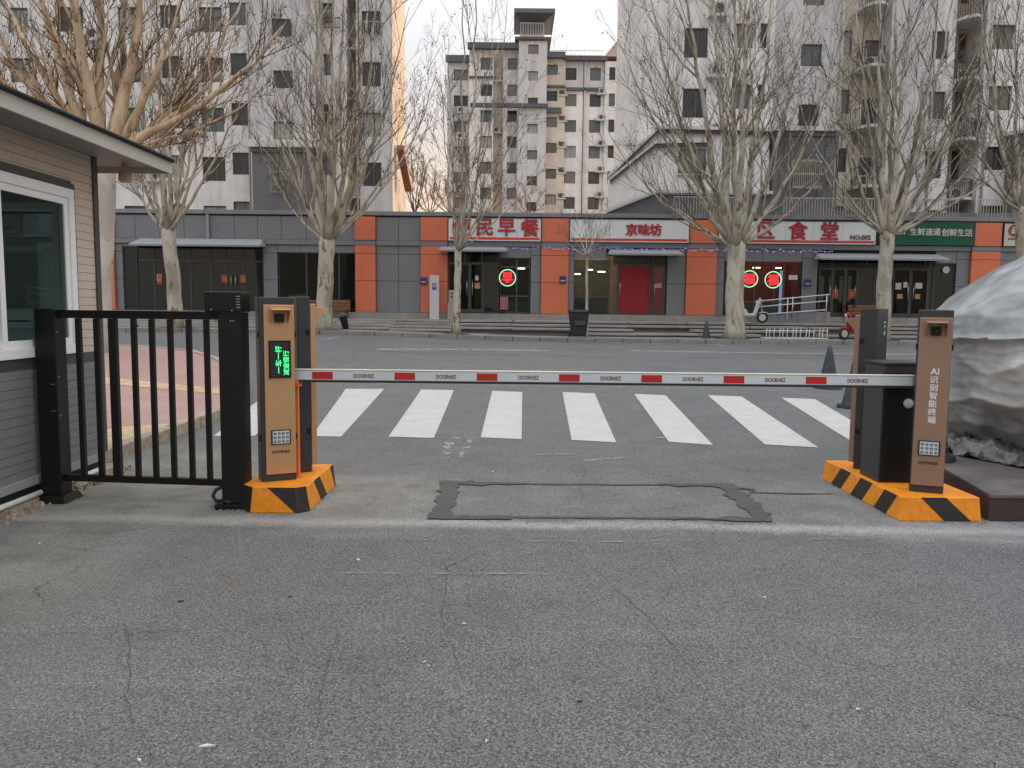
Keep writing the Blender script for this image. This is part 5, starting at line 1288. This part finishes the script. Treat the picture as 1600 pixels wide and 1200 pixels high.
up_.build('top_sheet', wrap_material(), rk, True)
# crumpled rim of sheeting round the foot
cr = MB(); n_ = 300; rows = 12
for j in range(rows + 1):
    for i in range(n_):
        a = 2 * math.pi * i / n_; t = j / rows
        r = lerp(1.05, 1.36, t); z = .11 * math.sin(math.pi * min(1, t * 1.1)) * (1.0 + 1.1 * mn.noise(Vector((a * 5, t * 2, 0)))) + .012
        r += .10 * mn.noise(Vector((a * 4, t * 2, 5))) + .05 * mn.noise(Vector((a * 13, t * 6, 9))); z += .07 * (1 - abs(mn.noise(Vector((a * 6 + t * 4, t * 2.5, 3))) * 2)) ** 3 + .02 * mn.noise(Vector((a * 20, t * 8, 6)))
        cr.v.append((r * 1.08 * math.cos(a), r * math.sin(a), max(.004, z)))
for j in range(rows):
    for i in range(n_): i2 = (i + 1) % n_; cr.f.append((j * n_ + i, j * n_ + i2, (j + 1) * n_ + i2, (j + 1) * n_ + i)); cr.mi.append(0)
cr.build('crumpled_sheet', mat('crumpled_sheet', (.085, .084, .082), .22, .5, 5, .5, 30, spec=.6, fine=.2, fscale=20), rk, True)

# ---------------------------------------------------------------- bare trees
def bark(name, c1, c2, c3):
    M = bpy.data.materials.new(name); M.use_nodes = True
    n = M.node_tree.nodes; l = M.node_tree.links; b = n['Principled BSDF']
    tc = n.new('ShaderNodeNewGeometry'); mp = n.new('ShaderNodeVectorMath'); mp.operation = 'MULTIPLY'; mp.inputs[1].default_value = (1, 1, .45); l.new(tc.outputs['Position'], mp.inputs[0])
    def nz(s, d):
        k = n.new('ShaderNodeTexNoise'); k.inputs['Scale'].default_value = s; k.inputs['Detail'].default_value = d; k.inputs['Roughness'].default_value = .6; l.new(mp.outputs[0], k.inputs['Vector']); return k.outputs['Fac']
    def rg(x, a, c): k = n.new('ShaderNodeMapRange'); k.inputs[1].default_value = a; k.inputs[2].default_value = c; l.new(x, k.inputs[0]); return k.outputs[0]
    def mx(f, a, c):
        k = n.new('ShaderNodeMix'); k.data_type = 'RGBA'; l.new(f, k.inputs[0])
        for i, q in ((6, a), (7, c)):
            if isinstance(q, tuple): k.inputs[i].default_value = (*q, 1)
            else: l.new(q, k.inputs[i])
        return k.outputs[2]
    c = mx(rg(nz(2.6, 6), .42, .56), c1, c2); c = mx(rg(nz(4.5, 5), .57, .63), c, c3)
    l.new(c, b.inputs['Base Color']); b.inputs['Roughness'].default_value = .85; b.inputs['Specular IOR Level'].default_value = .2
    bp = n.new('ShaderNodeBump'); bp.inputs['Strength'].default_value = .5; bp.inputs['Distance'].default_value = .02; l.new(nz(14, 4), bp.inputs['Height']); l.new(bp.outputs[0], b.inputs['Normal'])
    return M
BARK_P = bark('plane_bark', (.30, .275, .215), (.45, .425, .35), (.19, .15, .105))
BARK_W = bark('pale_plane_bark', (.40, .375, .33), (.50, .475, .42), (.30, .24, .19))
BARK_T = bark('tan_plane_bark', (.40, .30, .195), (.53, .425, .295), (.27, .19, .12))
TWIG = mat('twig_bark', (.105, .092, .075), .9, .25, 2, spec=.15); TWIG_T = mat('tan_twig_bark', (.115, .09, .065), .9, .25, 2, spec=.15)
TWIG_R = mat('russet_twig', (.27, .165, .11), .9, .25, 2, spec=.15); BALL = mat('seed_ball', (.085, .06, .042), .95, .3, 5)

def bez(p0, p1, p2, n, jit, r):
    out = []
    for i in range(n + 1):
        t = i / n; q = p0 * (1 - t) ** 2 + p1 * (2 * t * (1 - t)) + p2 * t * t
        if 0 < i: q = q + Vector((r.gauss(0, jit), r.gauss(0, jit), r.gauss(0, jit * .6))) * (1 if i < n else .5)
        out.append(q)
    return out
def tree(name, base, fork, r0, r1, limbs, label, seed, bark_m=BARK_P, twig_m=TWIG, limb_m=None, l2=8, l3=4, l4=3, balls=500, bend=None, tw=1.0, minr=.0055, flare=1.25, crown_scale=1.12, thick=1.0, group='bare plane trees along the street'):
    r = random.Random(seed)
    o = empty(name, base, 0, label, 'tree', group)
    B = Vector(base); F = Vector(fork) - B
    mbt = MB(); n_ = 9; pts = []; rad = []
    for i in range(n_ + 1):
        t = i / n_; q = F * t
        if bend and 0 < i < n_: q = q + Vector(bend) * math.sin(math.pi * t)
        pts.append(q + (Vector((r.gauss(0, r0 * .05), r.gauss(0, r0 * .05), 0)) if 0 < i else Vector())); rad.append(lerp(r0, r1, t ** .8) * (1 + (flare - 1) * math.exp(-t * 14)) * (1 + r.uniform(-.03, .03)))
    pts[0] = pts[0] - Vector((0, 0, .08)); rad[-1] *= 1.06
    pts.append(F + Vector((0, 0, r1 * .6))); rad.append(r1 * .8)
    mbt.tube(pts, rad, 14)
    # pollard knuckles at the fork
    for _ in range(5):
        a = r.uniform(0, 6.28); c = F + Vector((math.cos(a) * r1 * .6, math.sin(a) * r1 * .6, r.uniform(-.1, .15))); mbt.tube([c - Vector((0, 0, r1 * .5)), c, c + Vector((0, 0, r1 * .45))], [r1 * .3, r1 * .55, r1 * .2], 8)
    mbt.build('trunk', bark_m, o, True)
    tws = MB(); bl = MB(); tips = []
    def twig(p, d, L, rad0, lev):
        nseg = 4 if lev <= 3 else 3; P = [p]; dd = d.normalized()
        for i in range(nseg):
            dd = (dd + Vector((r.gauss(0, .07), r.gauss(0, .07), r.gauss(.03, .06)))).normalized(); P.append(P[-1] + dd * (L / nseg))
        re = max(minr * .75, rad0 * .35)
        tws.tube(P, [lerp(rad0, re, i / nseg) for i in range(nseg + 1)], 4 if lev <= 2 else 3, False)
        if lev >= 4:
            if r.random() < .5: tips.append(P[-1] - Vector((0, 0, .08)))
            return
        k = l3 if lev == 2 else l4
        for c in range(k):
            t = r.uniform(.2, 1.0); i = min(int(t * nseg), nseg - 1); q = P[i].lerp(P[i + 1], t * nseg - i)
            ax = (P[i + 1] - P[i]).normalized(); side = Vector((r.gauss(0, 1), r.gauss(0, 1), r.gauss(.35, .6))); side = (side - ax * side.dot(ax)).normalized()
            twig(q, ax * .85 + side * r.uniform(.35, .7) + Vector((0, 0, .12)), L * r.uniform(.38, .68) * (1.1 - .4 * t), max(minr, rad0 * .42), lev + 1)
    for li, (end, rr) in enumerate(limbs):
        rr = rr * (thick if rr >= .10 else 1.0)
        E_ = Vector(end) - B; dv = E_ - F; hor = Vector((dv.x, dv.y, 0))
        mid_ = F + hor * r.uniform(.56, .76) + Vector((0, 0, dv.z * r.uniform(.34, .44)))
        P0 = F + hor.normalized() * r1 * .45 if hor.length > .01 else F
        n2 = 12; P = bez(P0, mid_, E_, n2, dv.length * .0055, r)
        RR = [lerp(rr, max(minr * 1.3, rr * .16), (i / n2) ** .85) for i in range(n2 + 1)]
        lm = MB(); lm.tube(P, RR, 8)
        Lt = dv.length
        sub = []
        for c in range(l2):
            t = r.uniform(.16, .97); i = min(int(t * n2), n2 - 1); q = P[i].lerp(P[i + 1], t * n2 - i); ax = (P[i + 1] - P[i]).normalized()
            side = Vector((r.gauss(0, 1), r.gauss(0, .9), r.gauss(.25, .5))); side = (side - ax * side.dot(ax)).normalized()
            d = ax * .9 + side * r.uniform(.36, .74) + Vector((0, 0, .15)); LL = Lt * r.uniform(.22, .42) * (1.05 - .45 * t) * crown_scale; r2 = max(minr * 1.2, RR[i] * r.uniform(.32, .5))
            if r2 > .022:
                m1 = q + d.normalized() * LL * .5 + Vector((r.gauss(0, .06), r.gauss(0, .06), 0)) * LL; e1 = q + d.normalized() * LL + Vector((0, 0, .16 * LL)); SP = bez(q, m1, e1, 5, LL * .012, r); SR = [lerp(r2, max(minr, r2 * .25), k / 5) for k in range(6)]
                lm.tube(SP, SR, 6); 
                for c2 in range(l3 + 2):
                    t2 = r.uniform(.2, 1); i2 = min(int(t2 * 5), 4); q2 = SP[i2].lerp(SP[i2 + 1], t2 * 5 - i2); a2 = (SP[i2 + 1] - SP[i2]).normalized(); s2 = Vector((r.gauss(0, 1), r.gauss(0, 1), r.gauss(.35, .6))); s2 = (s2 - a2 * s2.dot(a2)).normalized()
                    twig(q2, a2 * .75 + s2 * r.uniform(.4, .8) + Vector((0, 0, .1)), LL * r.uniform(.32, .6), max(minr, SR[i2] * .45), 3)
            else: twig(q, d, LL, r2, 2)
        lm.build('limb', limb_m or bark_m, o, True)
    tws.build('twig', twig_m, o)['kind'] = 'stuff'
    if balls:
        for p in (r.sample(tips, min(balls, len(tips))) if tips else []):
            s = r.uniform(.022, .034); c = p + Vector((r.gauss(0, .05), r.gauss(0, .05), -.05))
            i0 = len(bl.v); bl.v += [(c.x + s, c.y, c.z), (c.x, c.y + s, c.z), (c.x - s, c.y, c.z), (c.x, c.y - s, c.z), (c.x, c.y, c.z + s), (c.x, c.y, c.z - s)]
            for a, b2, c2 in ((0, 1, 4), (1, 2, 4), (2, 3, 4), (3, 0, 4), (1, 0, 5), (2, 1, 5), (3, 2, 5), (0, 3, 5)): bl.f.append((i0 + a, i0 + b2, i0 + c2)); bl.mi.append(0)
        if bl.v: bl.build('seed_ball', BALL, o)['kind'] = 'stuff'
    return o
YT = 29.75
def tb(px): x = S(px, 520, YT).x; return (x, YT, zk(x) + .16)
def ends(lst, y=YT, seed=1):
    r = random.Random(seed); out = []
    for px, py, rr in lst:
        yy = y + r.uniform(-2.6, 2.6); out.append((S(px, py, yy), rr))
    return out
for px in (275, 505, 713, 1147, 1378, 1590): pit(tb(px)[0], r=.75 if px != 713 else .6)
b = tb(275); tree('plane_tree', b, S(262, 362, YT), .27, .235, ends([(185, 215, .075), (205, 120, .085), (228, 40, .10), (262, -40, .11), (300, 20, .10), (330, 90, .085), (385, 140, .08), (372, 30, .08), (150, 60, .08), (330, -80, .08), (240, -120, .09)], seed=11), 'plane tree with a scarred trunk in front of the unlit grey shop front', 21, bend=(.05, 0, 0))
b = tb(505); tree('plane_tree', b, S(511, 378, YT), .30, .275, ends([(405, 225, .07), (425, 110, .09), (455, 30, .11), (492, -60, .13), (535, -30, .13), (575, 20, .11), (622, 95, .10), (650, 170, .08), (680, 120, .07), (520, -140, .10), (600, -80, .10), (395, 20, .08), (640, 10, .07)], seed=12), 'plane tree with a pale straight trunk just left of the first orange column', 22, l2=9, thick=1.2, l3=4, l4=3)
b = tb(713); tree('plane_tree', b, S(716, 392, YT), .15, .12, ends([(735, 230, .075), (748, -60, .085), (770, 60, .05), (815, 200, .045), (830, 120, .05), (700, 60, .045), (690, 130, .04), (795, -20, .05), (850, 240, .03), (728, -120, .06)], seed=13), 'slender young plane tree leaning up past the breakfast sign', 23, l2=6, l3=5, balls=300, flare=1.15)
b = tb(917); tree('sapling', b, S(917, 400, YT), .055, .045, ends([(886, 345, .02), (900, 325, .022), (915, 318, .022), (935, 330, .022), (950, 352, .018), (928, 312, .02), (878, 365, .016), (945, 310, .018)], seed=14), 'thin bare sapling beside the black wheeled bin', 24, twig_m=TWIG, l2=5, l3=3, l4=2, balls=0, flare=1.05, minr=.004)
b = tb(1147); tree('plane_tree', b, S(1150, 385, YT), .365, .315, ends([(945, 190, .075), (965, 60, .09), (1010, -30, .11), (1065, -60, .13), (1110, -110, .14), (1175, -100, .14), (1215, -40, .13), (1262, 30, .11), (1300, 110, .09), (1330, 190, .075), (985, 250, .06), (1030, 120, .09), (1240, 120, .09), (1150, -160, .11), (1325, 20, .08)], seed=15), 'thickest plane tree, pale trunk in front of the canteen sign and window', 25, l2=9, thick=1.2, l3=4, l4=3)
b = tb(1378); tree('plane_tree', b, S(1386, 368, YT), .27, .24, ends([(1275, 240, .065), (1310, 130, .085), (1340, 20, .10), (1375, -60, .12), (1425, -50, .12), (1470, 20, .11), (1520, 110, .09), (1575, 190, .08), (1600, 235, .07), (1500, -60, .10), (1550, 30, .085), (1250, 160, .06), (1405, -120, .10)], seed=16), 'plane tree with a slim tan trunk rising before the green slatted sign', 26, l2=9, thick=1.2, l3=4, l4=3)
b = tb(1604); tree('plane_tree', b, S(1597, 330, YT), .28, .25, ends([(1500, 120, .08), (1545, 20, .10), (1590, -60, .12), (1650, -20, .11), (1700, 60, .09), (1560, 200, .07), (1620, -120, .10), (1530, -60, .09), (1480, 200, .06)], seed=17), 'plane tree cut off by the right edge of the photo above the wrapped boulder', 27)
# big tree behind the booth
YB = 20.0
bx0 = S(150, 560, YB).x
f0 = S(165, 238, YB)
def e20(lst, seed):
    r = random.Random(seed); return [(S(px, py, YB + r.uniform(-1.5, 1.5)), rr) for px, py, rr in lst]
tree('plane_tree', (bx0 - .02, YB, .12), f0, .32, .27, e20([(-60, 10, .15), (0, -20, .14), (50, -80, .16), (100, -140, .19), (150, -110, .15), (232, -80, .20), (300, -90, .12), (345, 112, .15), (440, 40, .11), (-60, 100, .14), (310, 215, .07), (400, 150, .07), (-140, -40, .13), (200, -150, .13), (390, -40, .10)], 18), 'biggest plane tree, white trunk with tan limbs spreading over the guard booth roof', 28, bark_m=BARK_W, limb_m=BARK_T, twig_m=TWIG_T, l2=9, l3=4, l4=3, balls=400, thick=1.1)
# trees behind the shops in the gap and at the far left
for i, (px, ptop, y, sp, m_) in enumerate(((672, 262, 62, 34, TWIG_R), (760, 268, 66, 50, TWIG_R), (825, 285, 64, 34, TWIG_R), (648, 228, 58, 24, TWIG), (705, 276, 60, 36, TWIG_R))):
    x = S(px, 400, y).x
    lim = [(S(px + sp * math.cos(a) * rr, ptop + 40 * (1 - math.sin(a)), y + rnd.uniform(-2, 2)), .05) for a, rr in [(k * math.pi / 6 + .26, rnd.uniform(.7, 1.1)) for k in range(6)]]
    tree('bare_tree', (x, y, .4), S(px, 335, y), .16, .12, lim, ['bare brown tree just right of the glowing end wall', 'russet leafless tree at the foot of the distant flats', 'small russet leafless tree behind the breakfast sign', 'thin grey bare tree against the bright sky gap', 'low russet leafless tree left of the distant flats'][i], 40 + i, bark_m=m_, twig_m=m_, l2=7, l3=4, l4=3, balls=0, minr=.010, group='leafless trees behind the shops')

# ---------------------------------------------------------------- street furniture on the far pavement
x = S(904, 520, 29.75).x; z = zk(x) + .16
bn = empty('wheeled_bin', (x, 29.85, z), R(4), 'black wheeled rubbish bin by the thin sapling', 'rubbish bin')
MB().hexa([(-.26, -.24, .07), (.26, -.24, .07), (.26, .22, .07), (-.26, .22, .07)], [(-.34, -.32, .92), (.34, -.32, .92), (.34, .33, .92), (-.34, .33, .92)]).build('body', BLACK_RUBBER, bn, bevel=.02)
MB().hexa([(-.37, -.36, .922), (.37, -.36, .922), (.37, .38, .922), (-.37, .38, .922)], [(-.33, -.30, 1.0), (.33, -.30, 1.0), (.33, .36, 1.02), (-.33, .36, 1.02)]).build('lid', BLACK_RUBBER, bn, bevel=.015)
MB().box(-.2, .2, -.325, -.295, .45, .62).build('front_plate', mat('bin_plate', (.04, .045, .05), .5), bn)
for s in (-1, 1):
    wh = MB(); wh.tube([(s * .27, .24, .10), (s * .33, .24, .10)], [.10, .10], 14); wh.build('wheel', BLACK_RUBBER, bn, True)
x = S(547, 500, 31.5).x
bk = empty('bucket', (x, 30.75, zk(x) + .16), 0, 'small black bucket tilted on the steps by the orange column', 'bucket'); bk.rotation_euler = (0, R(-14), 0)
q = MB(); q.lathe([(0, .01), (.11, .01), (.15, .46), (.165, .47), (.165, .50), (.14, .50), (.10, .06)], 18); q.build('body', BLACK_RUBBER, bk, True); q = MB(); q.tube([(.15 * math.cos(a), 0, .48 + .14 * math.sin(a)) for a in [i * math.pi / 8 for i in range(9)]], [.008] * 9, 5); q.build('handle', STEEL, bk, True)
def bench(px0, px1, ptop, pbot, label, y=34.25):
    x0, x1 = S(px0, ptop, y).x, S(px1, ptop, y).x; z1 = S((px0 + px1) / 2, ptop, y).z; z0 = 1.003
    o = empty('bench', ((x0 + x1) / 2, y, z0), 0, label, 'bench', 'wooden benches before the shops'); h = max(.5, z1 - z0); hw = (x1 - x0) / 2
    for k in range(3): bx('slat', WOOD, o, -hw, hw, .17 + .0 * k, .20, h - .1 - k * .13, h - k * .13, .006)
    for k in range(3): bx('slat', WOOD, o, -hw, hw, -.25 + k * .14, -.13 + k * .14, h * .5 - .03, h * .5 + .005, .004)
    for s in (-1, 1): MB().box(s * (hw - .15) - .03, s * (hw - .15) + .03, -.22, -.16, 0, h * .5 - .031).box(s * (hw - .15) - .03, s * (hw - .15) + .03, .201, .25, 0, h).box(s * (hw - .15) - .03, s * (hw - .15) + .03, -.16, .201, h * .5 - .09, h * .5 - .031).build('leg', FRAME_DARK, o)
bench(478, 546, 469, 486, 'brown slatted bench under the dark window by the pale trunk'); bench(1328, 1388, 477, 497, 'brown slatted bench partly hidden by the charcoal terminal back')
x = S(679, 460, 34.4).x
tp = empty('totem_sign', (x, 34.35, FLOOR - .24), 0, 'slim white upright sign panel with a blue square standing against an orange column', 'sign'); hgt = S(679, 430, 34.35).z - (FLOOR - .24)
MB().box(-.20, .20, -.06, .06, 0, hgt).build('body', mat('totem_white', (.50, .53, .54), .4, .05, 3), tp, bevel=.01)
MB().box(-.09, .09, -.066, -.0605, hgt - .62, hgt - .34).build('blue_square', mat('blue_print', (.03, .06, .30), .4), tp); text('letter', '厕', .15, SIGN_WHITE, tp, (0, -.068, hgt - .45), extrude=.002)
x = S(706, 470, 34.3).x
mtb = empty('meter_box', (x, 34.3, FLOOR - .24), 0, 'grey meter cabinet beside the breakfast door behind the slender trunk', 'cabinet')
MB().box(-.17, .17, -.1, .1, 0, .75).build('body', mat('meter_grey', (.30, .30, .28), .6), mtb, bevel=.01); MB().box(-.13, .13, -.09, .09, .752, 1.25).build('upper_box', mat('meter_grey', (.30, .30, .28), .6), mtb, bevel=.01)
for z in (.95, 1.10): q = MB(); q.tube([(0, -.0905, z), (0, -.10, z)], [.045, .045], 12); q.build('dial', BLACK_RUBBER, mtb)
# ramp with handrail
YR2 = 33.7
rp = empty('access_ramp', (0, YR2, 0), 0, 'sloping access ramp with grey panels and white tube handrails before the canteen', 'ramp')
a0, a1 = S(1186, 505, YR2), S(1276, 488, YR2); zb = 1.0
t0, t1 = S(1186, 492, YR2).z, S(1276, 486, YR2).z
for k in range(3):
    xa, xb = lerp(a0.x, a1.x, k / 3) + .006, lerp(a0.x, a1.x, (k + 1) / 3) - .006; za, zb2 = lerp(t0, t1, k / 3), lerp(t0, t1, (k + 1) / 3)
    MB().hexa([(xa, 0, .6), (xb, 0, .6), (xb, .06, .6), (xa, .06, .6)], [(xa, 0, za), (xb, 0, zb2), (xb, .06, zb2), (xa, .06, za)]).build('side_panel', mat('ramp_panel', (.17, .19, .21), .5, .08, 2), rp)
MB().hexa([(a0.x, .061, .6), (a1.x + .6, .061, .6), (a1.x + .6, .6, .6), (a0.x, .6, .6)], [(a0.x, .061, t0 - .03), (a1.x + .6, .061, t1 - .03), (a1.x + .6, .6, t1 - .03), (a0.x, .6, t0 - .03)]).build('ramp_deck', STONE, rp)
WT = mat('white_tube', (.62, .63, .64), .35)
for (pa, ya, pb, yb) in ((1180, 471, 1297, 460), (1180, 480, 1293, 470), (1180, 492, 1292, 484)):
    A_, B_ = S(pa, ya, YR2 - .05), S(pb, yb, YR2 - .05); q = MB(); q.tube([(A_.x, -.05, A_.z), (B_.x, -.05, B_.z)], [.024, .024], 8); q.build('handrail', WT, rp, True)
for px, ya, yb in ((1182, 470, 506), (1231, 465, 496), (1239, 464, 495), (1292, 460, 497)):
    A_, B_ = S(px, ya, YR2 - .05), S(px, yb, YR2 - .05); q = MB(); q.tube([(A_.x, -.05, A_.z), (A_.x, -.05, B_.z - .1)], [.026, .026], 8); q.build('rail_post', WT if px in (1231,) else STEEL, rp, True)
# bicycle rack
YK = 29.35
ra = empty('bicycle_rack', (0, YK, 0), 0, 'low white wire bicycle rack on the kerb in front of the ramp', 'bicycle rack')
A_, B_ = S(1193, 537, YK), S(1294, 539, YK); zb = zk(A_.x) + .16
for dy, z in ((0, .05), (.35, .05), (.1, .33)): q = MB(); q.tube([(A_.x, dy, zb + z), (B_.x, dy, zb + z)], [.016, .016], 6); q.build('rail', WT, ra, True)
for k in range(15):
    x = lerp(A_.x + .05, B_.x - .05, k / 14) + (.05 if k % 3 == 0 else 0); q = MB(); q.tube([(x, 0, zb), (x, .02, zb + .28), (x + .04, .1, zb + .40), (x + .08, .22, zb + .36), (x + .1, .33, zb + .2), (x + .1, .36, zb)], [.012] * 6, 5); q.build('hoop', WT, ra, True)
# scooters
def scooter(x, y, z, rz, body_m, label):
    o = empty('electric_scooter', (x, y, z), rz, label, 'scooter', 'electric scooters parked before the shops')
    for wx in (-.55, .55):
        tw_ = MB(); n_ = 20; tw_.tube([(wx + .19 * math.cos(2 * math.pi * i / n_), 0, .23 + .19 * math.sin(2 * math.pi * i / n_)) for i in range(n_ + 1)], [.05] * (n_ + 1), 8, False); w_ = tw_.build('wheel', BLACK_RUBBER, o, True)
        h_ = MB(); h_.tube([(wx, -.03, .23), (wx, .03, .23)], [.14, .14], 14); h_.build('rim', STEEL, w_)
    q = MB(); q.slab([(-.62, .42), (-.35, .30), (-.05, .28), (.25, .28), (.34, .42), (.44, .80), (.50, .98), (.40, 1.0), (.30, .84), (.18, .40), (-.02, .38), (-.10, .58), (-.62, .66), (-.74, .60)], -.13, .13); q.build('body', body_m, o, bevel=.04)
    q = MB(); q.slab([(-.68, .672), (-.10, .60), (-.04, .66), (-.12, .74), (-.62, .78), (-.72, .72)], -.14, .14); q.build('seat', BLACK_RUBBER, o, bevel=.03)
    q = MB(); q.tube([(.57, 0, .25), (.46, 0, .85), (.42, 0, 1.02)], [.03, .03, .025], 8); q.build('steering_column', STEEL, o, True)
    q = MB(); q.tube([(.36, -.32, 1.07), (.43, -.12, 1.04), (.43, .12, 1.04), (.36, .32, 1.07)], [.018] * 4, 6); q.build('handlebar', BLACK_RUBBER, o, True)
    for s in (-1, 1): q = MB(); q.tube([(.40, s * .2, 1.06), (.38, s * .24, 1.22)], [.008, .008], 5); q.box(.36, .385, s * .24 - .06, s * .24 + .06, 1.2, 1.29); q.build('mirror', BLACK_RUBBER, o)
    q = MB(); q.lathe([(.0, .03), (.06, .02), (.075, 0), (0, 0)], 14); h = q.build('headlight', mat('headlamp', (.5, .5, .5), .2), o, True); h.location = (.515, 0, .90); h.rotation_euler = (0, R(90), 0)
    q = MB(); q.slab([(.40, .42), (.56, .47), (.72, .44), (.74, .40), (.56, .43), (.42, .38)], -.07, .07); q.build('mudguard', body_m, o, bevel=.01)
x = S(1172, 495, 33.0).x; scooter(x - .1, 32.9, 1.003, R(-18), mat('scooter_white', (.55, .57, .58), .35), 'white electric scooter parked behind the thickest trunk')
x = S(1322, 530, 29.8).x; scooter(x + .42, 29.95, zk(x) + .16, R(200), mat('scooter_red', (.35, .02, .03), .35), 'red electric scooter at the kerb behind the charcoal terminal back')
